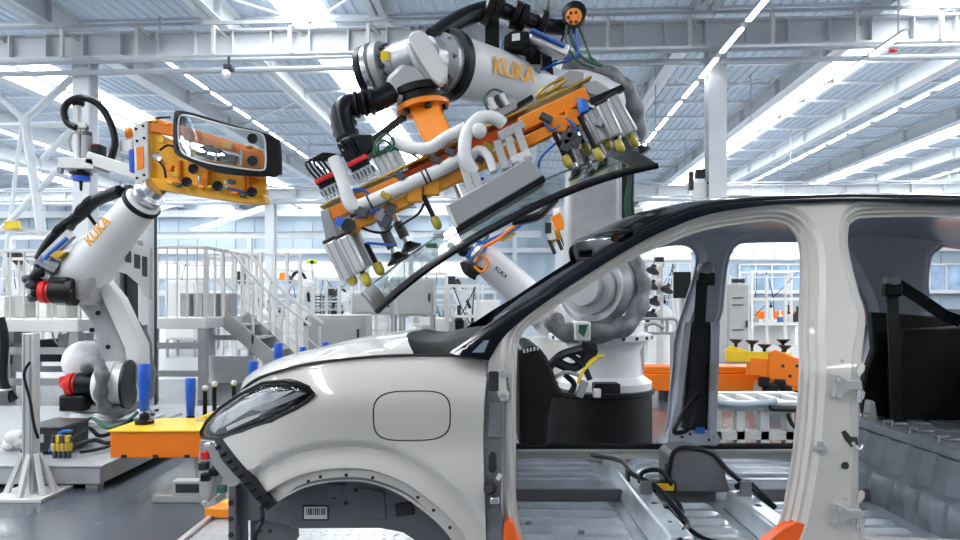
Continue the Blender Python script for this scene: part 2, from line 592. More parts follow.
# back wall with ribs and windows
wb = MB().span((-46, 50, 0), (46, 50.3, ZR + 0.1)).build('wall_back', 'wall_blue', xf=FM)
tag(wb, 'pale blue sheet metal back wall of the hall', kind='structure')
for i in range(60):
    x = -44 + i * 1.5
    MB().span((x - 0.06, 49.9, 0), (x + 0.06, 50.0, ZR)).build('wall_rib', 'wall_blue', wb, xf=FM)
for k, (x, wd, z0, z1, m_, lb) in enumerate(((-25, 8, 3.0, 4.2, 'bright_window', 'bright strip window at the far left of the back wall'), (-16, 8, 3.0, 4.2, 'bright_window', 'bright strip window behind the platform stair'), (-7, 8, 3.0, 4.2, 'bright_window', 'bright strip window behind the held windscreen'), (9, 8, 4.3, 5.6, 'bright_window', 'bright strip window behind the front door opening'), (19, 9, 4.3, 5.6, 'bright_window', 'bright strip window behind the rear door opening'),
        (20, 7, 1.9, 3.9, 'window_blue', 'blue glazed window behind the rear door opening'), (30, 7, 1.9, 3.9, 'window_blue', 'blue glazed window at the far right of the back wall'))):
    wd_ = MB().span((x - wd / 2, 49.8, z0), (x + wd / 2, 49.95, z1)).build('window_%d' % (k + 1), m_, xf=FM)
    tag(wd_, lb, kind='structure')
    fr_ = MB()
    n_ = 6
    for q in range(n_ + 1): fr_.span((x - wd / 2 + wd * q / n_ - 0.05, 49.7, z0), (x - wd / 2 + wd * q / n_ + 0.05, 49.8, z1))
    for zz in (z0, z1): fr_.span((x - wd / 2, 49.7, zz - 0.06), (x + wd / 2, 49.8, zz + 0.06))
    fr_.build('window_frame', 'rail_white', wd_, xf=FM)
for k, (z, h, m_) in enumerate(((7.9, 0.5, 'steel_white'), (5.0, 0.35, 'steel_white'), (1.9, 0.25, 'steel_white'))):
    tag(MB().span((-46, 49.4, z - h / 2), (46, 49.7, z + h / 2)).build('trim_%d' % (k + 1), m_, xf=FM), ['uppermost', 'middle', 'lowest'][k] + ' horizontal steel rail on the back wall', kind='structure')

wf = MB().span((-46, -13.5, 0), (46, -13.2, ZR + 0.1)).build('wall_front_block', 'wall_grey', xf=FM)  # unseen wall, put in to block frontal sky light and deepen the blacks
tag(wf, 'unseen grey hall wall added behind the viewer to block sky light', kind='structure')

# the cross girder, its hangers, conduits and columns
YG = 16.5
def girder(Y, zc, h, label, x0=-30, x1=30, pitch=1.95, hang=True):
    g = thing('crane_girder', label, 'girder', FM @ V((0, Y, zc - h / 2)))
    m_ = MB().span((x0, Y - 0.20, zc + h / 2 - 0.05), (x1, Y + 0.20, zc + h / 2)); m_.build('top_flange', 'steel_white', g, xf=FM)
    m_ = MB().span((x0, Y - 0.20, zc - h / 2), (x1, Y + 0.20, zc - h / 2 + 0.05)); m_.build('bottom_flange', 'steel_white', g, xf=FM)
    m_ = MB().span((x0, Y - 0.02, zc - h / 2 + 0.05), (x1, Y + 0.02, zc + h / 2 - 0.05)); m_.build('web', 'steel_white', g, xf=FM)
    MB().span((x0, Y - 0.42, zc + h / 2 + 0.02), (x1, Y - 0.36, zc + h / 2 + 0.10)).build('guide_rail', 'steel_grey', g, xf=FM)
    x = x0 + 0.5
    i = 0
    while x < x1:
        MB().span((x - 0.015, Y - 0.19, zc - h / 2 + 0.05), (x + 0.015, Y - 0.02, zc + h / 2 - 0.05)).build('stiffener', 'steel_white', g, xf=FM)
        if hang and i % 2 == 0:
            m_ = MB().span((x + 0.5, Y - 0.36, zc - h / 2 - 0.02), (x + 0.58, Y - 0.26, zc + h / 2 + 0.14))
            m_.bar((x + 0.54, Y - 0.3, zc + h / 2 + 0.05), (x + 0.95, Y + 0.2, zc + h / 2 - 0.3), 0.05, 0.05)
            m_.build('hanger', 'rail_white', g, xf=FM)
        x += pitch / 2; i += 1
    return g
girder(YG, 7.78, 0.66, 'white steel crane girder crossing the hall near the front')
girder(33.0, 6.65, 0.5, 'slim far crane girder below the roof deep in the hall', -34, 34, 3.0, False)
for k, (z, r, dy, lb) in enumerate(((7.28, 0.05, -0.34, 'upper thin grey conduit below the front girder'), (7.02, 0.07, -0.34, 'lower thick grey conduit below the front girder'))):
    tag(MB().tube([(-30, YG + dy, z), (30, YG + dy, z)], r, 8).build('conduit', 'steel_grey', xf=FM), lb, 'pipe')
tag(MB().tube([(-34, 32.4, 6.15), (34, 32.4, 6.15)], 0.10, 8).build('conduit', 'steel_grey', xf=FM), 'dark pipe run along the far girder', 'pipe')
def column(x, Y, w, ztop, lb):
    c = thing('steel_column', lb, 'column', FM @ V((x, Y, 0)))
    m_ = MB().span((x - w / 2, Y - w / 2, 0.06), (x + w / 2, Y - w / 2 + 0.03, ztop)); m_.span((x - w / 2, Y + w / 2 - 0.03, 0.06), (x + w / 2, Y + w / 2, ztop))
    m_.build('flange', 'steel_white', c, xf=FM)
    MB().span((x - 0.02, Y - w / 2 + 0.03, 0.06), (x + 0.02, Y + w / 2 - 0.03, ztop)).build('web', 'steel_white', c, xf=FM)
    MB().span((x - w * 0.8, Y - w * 0.8, 0), (x + w * 0.8, Y + w * 0.8, 0.06)).build('base_plate', 'steel_grey', c, xf=FM)
    MB().span((x - w * 0.75, Y - w * 0.6, ztop), (x + w * 0.75, Y + w * 0.6, ztop + 0.04)).build('cap_plate', 'steel_white', c, xf=FM)
column(fx(72, YG), YG, 0.42, 7.41, 'white steel column behind the left robot holding the front girder')
column(fx(712, YG), YG, 0.42, 7.41, 'white steel column rising behind the car roof')
column(fx(267, 33), 33, 0.46, 6.36, 'pale far column above the stair of the platform')
column(fx(560, 33), 33, 0.46, 6.36, 'pale far column behind the big robot')
column(fx(840, 33), 33, 0.46, 6.36, 'pale far column seen over the rear of the roof')
# cross bracing between the columns at the left
cb_ = thing('cross_brace', 'white tubular cross bracing left of the front column', 'brace', FM @ V((fx(30, YG), YG + 0.5, 3)))
for a, b, r in (((-40, 60), (25, 120), 0.10), (((25, 120)), (72, 78), 0.10), ((25, 120), (42, 235), 0.12), ((0, 126), (72, 124), 0.08), ((42, 160), (100, 100), 0.08), ((0, 232), (62, 165), 0.08), ((22, 124), (0, 300), 0.05)):
    pa, pb = at(*a, YG + 1.1), at(*b, YG + 1.1)
    MB().tube([pa, pb], r, 8).build('brace_tube', 'steel_white', cb_)
MB().ball(at(25, 121, YG + 1.05), 0.15, 10, 6).build('brace_node', 'steel_white', cb_)

# strip lamps hung below the roof, along the hall
def strip_lamp(x, ya, yb, z, lb):
    l_ = thing('strip_lamp', lb, 'lamp', FM @ V((x, (ya + yb) / 2, z)))
    MB().span((x - 0.06, ya, z), (x + 0.06, yb, z + 0.05)).build('lamp_tray', 'steel_grey', l_, xf=FM)
    n = int((yb - ya) / 1.6)
    for i in range(n):
        y = ya + (yb - ya) * i / n
        MB().span((x - 0.05, y + 0.1, z - 0.03), (x + 0.05, y + 1.35, z)).build('tube', 'tube_light', l_, xf=FM)
    for y in (ya + 0.3, (ya + yb) / 2, yb - 0.3):
        MB().span((x - 0.015, y - 0.015, z + 0.05), (x + 0.015, y + 0.015, ZR - 0.02)).build('hanger', 'steel_grey', l_, xf=FM)
strip_lamp(4.6, 12, 32, 6.82, 'long row of lamp tubes running over the car roof')
strip_lamp(8.0, 14, 32, 6.8, 'long row of lamp tubes beside the right roof light')
strip_lamp(12.4, 17.2, 44, 7.5, 'far right row of lamp tubes below the roof')
strip_lamp(-9.6, 17.2, 44, 7.9, 'row of lamp tubes over the left robot')
# small fittings on the girder
sg = thing('signal_bell', 'small red alarm bell on the girder at the right', 'bell', at(893, 52, 15.9))
MB().lathe(at(893, 48, 15.9), V((0, 0, -1)), [(0.03, 0), (0.09, 0.03), (0.10, 0.08), (0.06, 0.11)], 12).build('bell', 'red_cap', sg)
MB().box(at(893, 46, 15.95), (0.2, 0.1, 0.05)).build('bracket', 'charcoal', sg)
cm_ = thing('ceiling_camera', 'small black and white camera below the girder at the left', 'camera', at(227, 72, 15.8))
MB().box(at(229, 68, 15.8), (0.20, 0.24, 0.12)).build('camera_body', 'charcoal', cm_, bevel=0.02)
MB().ball(at(226, 74, 15.75), 0.11, 10, 6).build('dome', 'machine_white', cm_)
MB().box(at(229, 62, 15.9), (0.05, 0.05, 0.25)).build('bracket', 'charcoal', cm_)
c3 = thing('display_box', 'small black boxed display on a post by the rear column', 'display', at(700, 172, 16.2))
MB().box(at(700, 174, 16.2), (0.22, 0.15, 0.22)).build('case', 'black_plastic', c3, bevel=0.01)
MB().box(at(691, 181, 16.2), (0.10, 0.10, 0.45)).build('post', 'charcoal', c3)
MB().box(at(699, 190, 16.2), (0.35, 0.1, 0.42)).build('back_board', 'machine_white', c3, bevel=0.01)
MB().bar(at(699, 183, 16.25), at(708, 183, 16.25), 0.06, 0.06).build('bracket', 'charcoal', c3)

mz = thing('mezzanine_beam', 'white edge beam of the far mezzanine above the platform', 'beam', FM @ V((-14, 38, 0)))
MB().span((-32, 38, 4.9), (1.5, 38.3, 5.25)).build('beam', 'steel_white', mz, xf=FM)
MB().span((-32, 37.9, 5.25), (1.5, 38.4, 5.32)).build('beam_flange', 'steel_grey', mz, xf=FM)
for x in (-30, -22, -15.5, -6, 0):
    MB().span((x - 0.12, 38.02, 0), (x + 0.12, 38.28, 4.9)).build('post', 'steel_white', mz, xf=FM)
for x in (-26, -19, -10.5, -3):
    MB().bar((x, 38.1, 5.3), (x + 4.5, 44, 8.3), 0.3, 0.35).build('raker', 'steel_white', mz, xf=FM)
# ================================================================== the car body
YC = 3.03                                          # middle plane of the car
def yside(x, z):
    y = 2.225
    if z > 1.06: y += 0.36 * (z - 1.06) + 0.0
    elif z < 0.75: y += 0.10 * (0.75 - z)
    if x < -0.50: y += 1.05 * (-0.50 - x) ** 2
    if x > 2.3: y += min(0.12, 0.25 * (x - 2.3) ** 2)
    return y
def c2(px, py):
    y = 2.3
    for _ in range(8):
        x = (px - CX) * y / F; z = CH + (CY - py) * y / F
        y = yside(min(x, 2.3), z)
    return (x, z)
def c2h(px, py, off=0.05):
    y = 2.3
    for _ in range(8):
        x = (px - CX) * y / F; z = CH + (CY - py) * y / F
        y = yside(min(x, 2.3), z) + off
    return (x, z)
def cpoly(pts): return [c2(*p) for p in pts]
def mirror(mb):
    m = MB(); m.v = [V((p.x, 2 * YC - p.y, p.z)) for p in mb.v]; m.f = [tuple(reversed(f)) for f in mb.f]
    return m
def polydist(p, line):
    best = 9
    for a, b in zip(line, line[1:]):
        dx, dy = b[0] - a[0], b[1] - a[1]; L = dx * dx + dy * dy
        t = max(0, min(1, ((p[0] - a[0]) * dx + (p[1] - a[1]) * dy) / L))
        best = min(best, math.hypot(a[0] + t * dx - p[0], a[1] + t * dy - p[1]))
    return best
def ss(a, b, x):
    t = max(0, min(1, (x - a) / (b - a))); return t * t * (3 - 2 * t)

car = thing('car_body', 'unfinished light grey car body shell with black roof and open door frames', 'car body', (0.6, YC, 0.0))

# ---- side frame ring with the two door openings and the quarter window
door1 = [(532, 551), (521, 530), (516, 495), (516, 434), (517, 358), (521, 337), (530, 325), (547, 313), (591, 284), (635, 258), (667, 244), (702, 231), (747, 223), (773, 221), (789, 226), (799, 240), (802, 269), (800, 333), (801, 370), (798, 420), (794, 455), (789, 487), (781, 522), (768, 545), (740, 557), (560, 559)]
door2 = [(853, 222), (849, 229), (849, 250), (859, 293), (865, 322), (861, 365), (859, 407), (859, 500), (864, 526), (880, 537), (1000, 541), (1040, 530), (1060, 490), (1075, 450), (1100, 405), (1108, 360), (1085, 310), (1010, 238), (990, 222), (965, 217), (870, 217.5)]
quarter = [(1159, 238), (1163, 226), (1175, 221), (1250, 228), (1300, 255), (1310, 290), (1290, 312), (1215, 312), (1185, 285)]
top = [(446, 353), (482, 329), (504, 314), (534, 296), (560, 278), (587, 260), (634, 230), (654, 220), (671, 212), (690, 205), (720, 199), (760, 195.5), (830, 193), (900, 193), (960, 194), (1060, 197), (1150, 204), (1240, 216), (1320, 236)]
low = [(489, 360), (507, 333), (547, 301), (591, 272), (635.5, 245), (671, 228), (711, 214), (769, 205.5), (818, 203), (860, 202), (960, 205), (1060, 209), (1150, 217), (1240, 230), (1310, 250)]
ring_out = [(489, 360)] + [(p[0] - 3, p[1] - 5) for p in low[1:]] + [(1350, 300), (1390, 330), (1385, 400), (1360, 470), (1290, 480), (1260, 440), (1200, 415), (1130, 420), (1080, 460), (1050, 520), (1030, 572), (760, 585), (487, 585), (486, 540), (484, 483), (484, 430), (485, 400)]
H1 = [c2h(*p) for p in spline2(door1, 4, True)]; H2 = [c2h(*p) for p in spline2(door2, 4, True)]; HQ = cpoly(spline2(quarter, 4, True))
RO = cpoly(ring_out)
def ring_front(x, z, d):
    o = 0.052
    if d > 0.010: o = 0.052 - 0.016 * ss(0.010, 0.016, d)
    if d > 0.024: o -= 0.020 * ss(0.024, 0.032, d)
    if d > 0.044: o -= 0.016 * ss(0.044, 0.060, d)
    # hinge pillar lies deeper than the outer skin
    hp = ss(c2(511, 400)[0], c2(506, 400)[0], x) * ss(1.12, 1.02, z)
    return yside(x, z) + o + 0.035 * hp
def ring_back(x, z, d):
    return yside(x, z) + 0.066 + 0.055 * ss(0.015, 0.05, d)
ring = panel(RO, [H1, H2, HQ], ring_front, ring_back, 0.022, (0.010, 0.016, 0.024, 0.032, 0.044, 0.060))
near_ring = ring.build('side_frame', 'body_paint', car, smooth=28)
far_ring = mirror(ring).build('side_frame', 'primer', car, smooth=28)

# ---- black roof rail and pillar cover
topw, loww = cpoly(spline2(top, 3)), cpoly(spline2(low, 3))
def rail_front(x, z, d):
    dt = polydist((x, z), topw)
    return yside(x, z) - 0.012 + 0.05 * ss(0.030, 0.0, dt) - 0.004 * ss(0.02, 0.05, dt)
rail = panel(topw + loww[::-1], [], rail_front, lambda x, z, d: yside(x, z) + 0.055, 0.018, lines=[(topw, (0.008, 0.016, 0.026))])
rail.build('roof_rail', 'roof_black', car, smooth=50)
mirror(rail).build('roof_rail', 'roof_black', car, smooth=50)
qg = cpoly([(472, 352), (484, 340), (489, 340), (484, 352)])  # chrome sliver drawn as the glint on the black pillar corner
for nm, mk in (('quarter_glint', lambda m: m), ('quarter_glint', mirror)):
    mk(panel(qg, [], lambda x, z, d: yside(x, z) - 0.020, lambda x, z, d: yside(x, z) - 0.012, 0.03)).build(nm, 'chrome', car)

# ---- roof skin, header and inner roof
def rail_z(x):
    for a, b in zip(topw, topw[1:]):
        if a[0] <= x <= b[0]: return a[1] + (b[1] - a[1]) * (x - a[0]) / (b[0] - a[0] + 1e-9)
    return topw[-1][1]
XH = c2(634, 230)[0]; XR = c2(1240, 216)[0]
def roof_rows(dz, crown, x0, x1, ins, nx=26, ny=16, bow=0.07):
    rows = []
    for i in range(nx + 1):
        r = []
        for j in range(ny + 1):
            t = j / ny; k = 1 - (2 * t - 1) ** 2
            x = x0 + (x1 - x0) * i / nx - bow * k * (1 - i / nx)
            zz = rail_z(x0 + (x1 - x0) * i / nx)
            y0 = yside(x, zz) + ins
            r.append((x, y0 + (2 * YC - 2 * y0) * t, zz + dz + crown * math.sqrt(max(k, 0)) * 0.6 + crown * 0.4 * k))
        rows.append(r)
    return rows
MB().sheet(roof_rows(-0.004, 0.045, XH, XR, 0.012), (0, 0, -0.022)).build('roof_skin', 'roof_black', car, smooth=50)
MB().sheet(roof_rows(-0.045, 0.040, XH + 0.07, XR, 0.05, bow=0.05), (0, 0, -0.012)).build('roof_lining', 'primer', car, smooth=50)
hd = MB()
rows = []
for j in range(25):
    t = j / 24; k = 1 - (2 * t - 1) ** 2
    y0 = yside(XH, rail_z(XH)) + 0.015; y = y0 + (2 * YC - 2 * y0) * t; x = XH - 0.07 * k; z = rail_z(XH) + 0.045 * (0.6 * math.sqrt(max(0, k)) + 0.4 * k)
    rows.append([(x + 0.05, y, z - 0.006), (x - 0.005, y, z - 0.004), (x - 0.045, y, z - 0.022), (x - 0.06, y, z - 0.045), (x - 0.01, y, z - 0.062), (x + 0.07, y, z - 0.060)])
hd.sheet(rows)
hd.build('roof_header', 'roof_black', car, smooth=50)
b = MB(); b.box(at(584, 252, 3.35), (0.07, 0.10, 0.06)); b.bar(at(584, 246, 3.3), at(600, 238, 3.1), 0.05, 0.02)
b.build('sensor_mount', 'black_plastic', car, bevel=0.006)

# ---- front wing with the charge flap
flap = []
for i in range(48):
    t = 2 * math.pi * i / 48; c, s_ = math.cos(t), math.sin(t)
    flap.append((411.7 + 39.2 * abs(c) ** 0.55 * (1 if c > 0 else -1), 416.4 + 25.8 * abs(s_) ** 0.60 * (1 if s_ > 0 else -1) - 1.2 * c))
flapw = cpoly(flap)
arch = [(273.5, 505.5), (284, 499), (300, 491), (320, 486), (345, 484), (369, 486), (394, 495), (414, 507.5), (434.5, 524), (449, 540), (460, 560), (468, 580)]
archw = cpoly(spline2(arch, 4))
wing = [(489, 359.5), (452, 357.5), (414, 358), (373, 359.5), (333, 363), (305, 367.5), (285, 371.5), (262, 378.5), (240, 391.5), (241, 393.5), (263, 382.5), (284, 380.5), (296, 382.5), (308, 386.5), (314, 394.5), (296, 408), (271.5, 420.5), (243, 430.5), (219, 439), (243, 471), (269, 503)]
wing_end = [(488, 580), (487, 556), (486, 540), (484, 483), (483, 442), (484, 401)]
hoodline = cpoly([(489, 359.5), (414, 358), (373, 359.5), (333, 363), (305, 367.5), (270, 376)])
def wing_front(x, z, d):
    da = polydist((x, z), archw); dh = polydist((x, z), hoodline)
    y = yside(x, z) - 0.004
    y += 0.085 * max(0, 1 - dh / 0.16) ** 2.2                     # rolls over towards the bonnet
    y += 0.020 * math.exp(-((z - 0.80) / 0.10) ** 2) * ss(-0.75, -0.45, x)   # hollow below the shoulder
    y += 0.022 * ss(0.145, 0.118, da) - 0.010 * ss(0.10, 0.055, da)
    y += 0.022 * ss(0.050, 0.040, da)
    return y
wingp = panel(cpoly(wing) + archw + cpoly(wing_end), [flapw], wing_front, lambda x, z, d: wing_front(x, z, d) + 0.010, 0.017, lines=[(archw, (0.020, 0.040, 0.050, 0.058, 0.100, 0.118, 0.131, 0.145))])
wing_o = wingp.build('front_wing', 'body_paint', car, smooth=38)
mirror(wingp).build('front_wing', 'body_paint', car, smooth=38)
cxf = sum(p[0] for p in flapw) / len(flapw); czf = sum(p[1] for p in flapw) / len(flapw)
flap_in = [(cxf + (p[0] - cxf) * 0.964, czf + (p[1] - czf) * 0.945) for p in flapw]
panel(flap_in, [], wing_front, lambda x, z, d: wing_front(x, z, d) + 0.008, 0.017).build('charge_flap', 'body_paint', wing_o, smooth=38)
flap_bk = [(cxf + (p[0] - cxf) * 1.05, czf + (p[1] - czf) * 1.06) for p in flapw]
panel(flap_bk, [], lambda x, z, d: wing_front(x, z, 9) + 0.012, lambda x, z, d: wing_front(x, z, 9) + 0.03, 0.03).build('flap_recess', 'black_plastic', wing_o)
for px, py in ((306, 484), (318, 479.5), (344, 478), (371, 480.5), (417, 500), (433, 513), (449.5, 530.5)):
    x, z = c2(px, py); y = wing_front(x, z, 9)
    MB().cyl((x, y - 0.0015, z), (x, y + 0.006, z), 0.0062, n=12).build('fixing_hole', 'ink', wing_o)

# ---- bonnet and the black scuttle behind it
hl = [(233, 396), (246, 385), (263, 377.5), (296, 368.5), (333, 363), (373, 359.5), (395, 358.5), (412, 358)]
hlw = cpoly(spline2(hl, 4))
rows = []
for i, (x, z) in enumerate(hlw):
    s = i / (len(hlw) - 1); r = []
    y0 = yside(x, z) + 0.078
    for j in range(29):
        t = j / 28; k = 1 - (2 * t - 1) ** 2
        xx = x - (0.09 * ss(0.6, 1, s) + 0.10 * ss(0.45, 0.0, s)) * k
        zz = z + (0.050 - 0.014 * (1 - s)) * k ** 0.6 + 0.012 * math.exp(-((abs(2 * t - 1) - 0.62) / 0.16) ** 2) * s
        r.append((xx, y0 + (2 * YC - 2 * y0) * t, zz))
    rows.append(r)
hood = MB().sheet(rows, (0, 0, -0.012)).build('bonnet', 'body_paint', car, smooth=45)
rear = rows[-1]
rr = []
for i in range(13):
    s = i / 12; r = []
    for j, p in enumerate(rear):
        t = j / 28; k = 1 - (2 * t - 1) ** 2
        dz = -0.014 * math.sin(math.pi * min(1, s * 1.8)) + 0.018 * ss(0.45, 1, s) - 0.004
        r.append((p[0] + 0.006 + s * (0.30 + 0.05 * k), p[1], p[2] + dz))
    rr.append(r)
MB().sheet(rr, (0, 0, -0.02)).build('scuttle_panel', 'scuttle_black', car, smooth=50)
MB().ball(at(452, 353, 2.62), 0.10, 18, 10, (1.15, 0.8, 0.42)).build('scuttle_dome', 'panel_grey', car)  # squashed grey ball set into the black scuttle
MB().tube([V((x, yside(x, z) + 0.070, z + 0.004)) for x, z in hlw] + [V((x, yside(x, z) + 0.074, z + 0.003)) for x, z in cpoly([(446, 357.6), (488, 358.6)])], 0.0055, 6, 0).build('bonnet_seam', 'ink', car)
wp = MB(); wp.tube([at(444, 351, 2.55), at(470, 343, 2.9), at(480, 339, 3.3)], 0.010, 6)
wp.build('wiper_arm', 'black_plastic', car)

# ---- headlamp
hlp = [(314, 394.5), (308, 387), (296, 383), (284, 381), (263, 383), (239, 395), (220, 408), (207, 421), (201, 432), (203, 437.5), (219, 439), (243, 430.5), (271.5, 420.5), (296, 408), (307, 401)]
lampw = cpoly(hlp)
for mk in (lambda m: m, mirror):
    lamp = mk(panel(lampw, [], lambda x, z, d: yside(x, z) + 0.03, lambda x, z, d: yside(x, z) + 0.075, 0.02)).build('headlamp', 'black_plastic', car)
    mk(panel(lampw, [], lambda x, z, d: yside(x, z) - 0.012 + 0.02 * ss(0.03, 0, segdist((x, z), lampw)), lambda x, z, d: yside(x, z) + 0.001 + 0.02 * ss(0.03, 0, segdist((x, z), lampw)), 0.02)).build('lens', 'lamp_glass', lamp, smooth=60)
    bd = MB().tube([V((x, yside(x, z) - 0.002, z)) for x, z in lampw + lampw[:1]], 0.007, 6, 0)
    mk(bd).build('lamp_border', 'black_plastic', lamp)
    for pts, mm, dy in (([(213, 421), (240, 402), (268, 393), (292, 391), (280, 398), (252, 408), (228, 424), (215, 431)], 'lamp_lens', 0.012),
                        ([(208, 429), (216, 416), (226, 411), (222, 423), (214, 434)], 'chrome', 0.008),
                        ([(248, 409), (276, 400), (296, 393), (305, 394), (288, 402), (262, 412)], 'sensor_grey', 0.004),
                        ([(244, 398), (262, 390), (283, 387), (270, 392), (252, 399)], 'chrome', 0.002),
                        ([(226, 427), (245, 418), (262, 413), (258, 417), (240, 425), (227, 431)], 'machine_white', 0.0)):
        mk(panel(cpoly(pts), [], lambda x, z, d: yside(x, z) + dy, lambda x, z, d: yside(x, z) + dy + 0.02, 0.02)).build('reflector', mm, lamp, bevel=0.003)

# ---- nose behind the missing bumper
def slab(pts, Y, th, name, m, parent, bevel=0.004):
    return MB().prism([at(x, y, Y) for x, y in pts], (0, th, 0)).build(name, m, parent, bevel=bevel)
MBp = panel(cpoly([(216, 440), (222, 437), (248, 470), (276, 504), (268, 510), (240, 479), (221, 458)]), [], lambda x, z, d: yside(x, z) - 0.006, lambda x, z, d: yside(x, z) + 0.02, 0.02)
bb = MBp.build('bumper_bracket', 'black_plastic', car)
for i in range(9):
    t = i / 8
    x, z = c2(220 + 46 * t, 446 + 57 * t); y = yside(x, z) - 0.010
    MB().bar((x - 0.012, y, z - 0.008), (x + 0.016, y, z + 0.006), 0.004, 0.012).build('rib', 'black_rubber', bb)
slab([(206, 445), (216, 447), (232, 472), (256, 498), (266, 512), (258, 513), (238, 495), (226, 482), (212, 465)], 2.52, 0.02, 'bumper_stay', 'panel_grey', car)
slab([(200, 440), (214, 440), (215, 480), (208, 503), (199, 497), (198, 462)], 2.66, 0.10, 'radiator_bracket', 'panel_grey', car)
for px, py, mm in ((206, 455, 'red_cap'), (204, 466, 'ink'), (206, 477, 'black_plastic'), (214, 472, 'black_plastic'), (222, 489, 'green_cable'), (218, 468, 'charcoal'), (210, 446, 'chrome')):
    c = at(px, py, 2.62); MB().box(c, (0.035, 0.03, 0.03)).build('clip', mm, car, bevel=0.004)
slab([(172, 481), (206, 481), (206, 496), (172, 496)], 2.9, 0.05, 'crash_box', 'panel_grey', car)
slab([(175, 484), (199, 484), (199, 493), (175, 493)], 2.895, 0.01, 'crash_box_recess', 'charcoal', car)
slab([(200, 503), (214, 498), (218, 504), (205, 509)], 2.78, 0.10, 'foot_bracket', 'panel_grey', car)
bay = slab([(228, 486), (262, 470), (300, 460), (460, 440), (478, 470), (478, 570), (440, 560), (415, 541), (403, 533), (380, 528.5), (300, 529), (262, 520), (246, 521), (246, 545), (228, 545)], 2.50, 0.03, 'inner_wing', 'engine_bay', car, 0.006)
for mm, pts, Y in (('engine_bay', [(228, 486), (236, 486), (236, 545), (228, 545)], 2.45),):
    slab(pts, Y, 0.05, 'flange', mm, bay)
for py in (503, 519, 535):
    MB().cyl(at(231, py, 2.445), at(231, py, 2.46), 0.010, n=12).build('flange_hole', 'ink', bay)
slab([(250, 520), (290, 520), (291, 548), (250, 548)], 2.56, 0.12, 'chassis_leg', 'engine_bay', car)
for px, py in ((334, 497), (346, 503), (376, 494), (376, 507), (338, 491), (260, 531), (270, 531), (356, 490)):
    MB().cyl(at(px, py, 2.494), at(px, py, 2.502), 0.0075, n=10).build('bay_hole', 'ink', bay)
slab([(360, 488), (384, 492), (386, 520), (362, 519)], 2.49, 0.012, 'stiffener', 'engine_bay', bay)
slab([(395, 505), (412, 502), (414, 515), (396, 517)], 2.485, 0.02, 'cable_clip', 'charcoal', bay)
slab([(326, 484), (346, 484), (340, 498), (330, 498)], 2.492, 0.01, 'stiffener', 'engine_bay', bay)
stk = slab([(304, 507), (327, 507), (327, 519), (304, 519)], 2.492, 0.004, 'sticker', 'paper', bay, 0)
slab([(302.5, 505.5), (328.5, 505.5), (328.5, 520.5), (302.5, 520.5)], 2.495, 0.004, 'sticker_border', 'ink', bay, 0)
for i in range(9):
    x = 306 + i * 2.2
    slab([(x, 508.5), (x + (1.3 if i % 3 else 0.7), 508.5), (x + (1.3 if i % 3 else 0.7), 515), (x, 515)], 2.4905, 0.001, 'barcode_bar', 'ink', stk, 0)
wl = MB()
rws = []
for p in cpoly(spline2([(262, 512), (284, 497), (300, 489), (320, 484), (345, 482), (369, 484), (396, 493), (416, 505), (437, 523), (453, 541), (468, 575)], 3)):
    rws.append([(p[0], yside(*p) + 0.03, p[1]), (p[0], 2.52, p[1] + 0.004)])
wl.sheet(rws, (0, 0, 0.008)); wl.build('wheel_house', 'engine_bay', car)
nw = MB().tube([at(262, 508, 2.42), at(262, 520, 2.44), at(256, 532, 2.42), at(253, 552, 2.42)], 0.010, 6); nw.build('bumper_cable', 'black_rubber', car)

# ---- hinge pillar details (near side)
def on_side(px, py, inn=0.0):
    x, z = c2(px, py); return V((x, yside(x, z) + inn, z))
def hinge(cx, cy, k, nm, flip=1):
    pl = [(-7, -14), (1, -16), (5, -12), (3, -5), (4, 4), (7, 10), (5, 17), (-2, 17), (-5, 10), (-7, 4)]
    o = panel(cpoly([(cx + flip * x * k, cy + y * k) for x, y in pl]), [], lambda x, z, d: yside(x, z) + 0.022, lambda x, z, d: yside(x, z) + 0.034, 0.02).build(nm, 'body_paint', car, bevel=0.003)
    for yy in (-11, 12):
        p = on_side(cx + flip * 0 * k, cy + yy * k, 0.012)
        MB().cyl(p, p + V((0, 0.014, 0)), 0.009, n=10).build('bolt', 'bright_steel', o)
    return o
hinge(503, 385, 1.0, 'door_hinge')
hinge(503, 604, 1.0, 'door_hinge')
def decal(pts, inn, th, nm, mm, bevel=0.0):
    return panel(cpoly(pts), [], lambda x, z, d: yside(x, z) + inn, lambda x, z, d: yside(x, z) + inn + th, 0.03).build(nm, mm, car, bevel=bevel)
decal([(486, 364), (501, 368), (503, 400), (503, 440), (501, 500), (502, 545), (501, 560), (488, 560), (486, 540), (485, 483), (485, 430), (486, 400)], 0.026, 0.02, 'pillar_plate', 'pan_dark', 0.004)
decal([(489, 372), (499, 372), (499, 392), (489, 392)], 0.020, 0.02, 'hinge_pocket', 'charcoal', 0.003)
decal([(489, 457), (492, 453), (496, 455), (497, 470), (494, 475), (489, 473)], 0.020, 0.01, 'cable_hole', 'ink')
decal([(488, 404), (501, 404), (501, 440), (487, 440)], 0.021, 0.015, 'pillar_stiffener', 'pan_dark', 0.005)
p = on_side(491, 490, 0.03)
MB().lathe(p, V((-0.01, -0.05, 0.01)), [(0.022, 0), (0.024, 0.02), (0.016, 0.022), (0.016, 0.05)], 14).build('cable_connector', 'charcoal', car)
MB().box(p + V((0.012, -0.055, -0.025)), (0.03, 0.03, 0.022)).build('connector_plug', 'bright_steel', car, bevel=0.004)
MB().box(on_side(499, 478, 0.015), (0.014, 0.012, 0.02), Matrix.Rotation(0.5, 3, 'Y')).build('clip', 'paper', car)
decal([(487, 512), (497, 508), (503, 520), (502, 556), (488, 556)], 0.019, 0.02, 'lower_pocket', 'pan_dark', 0.003)
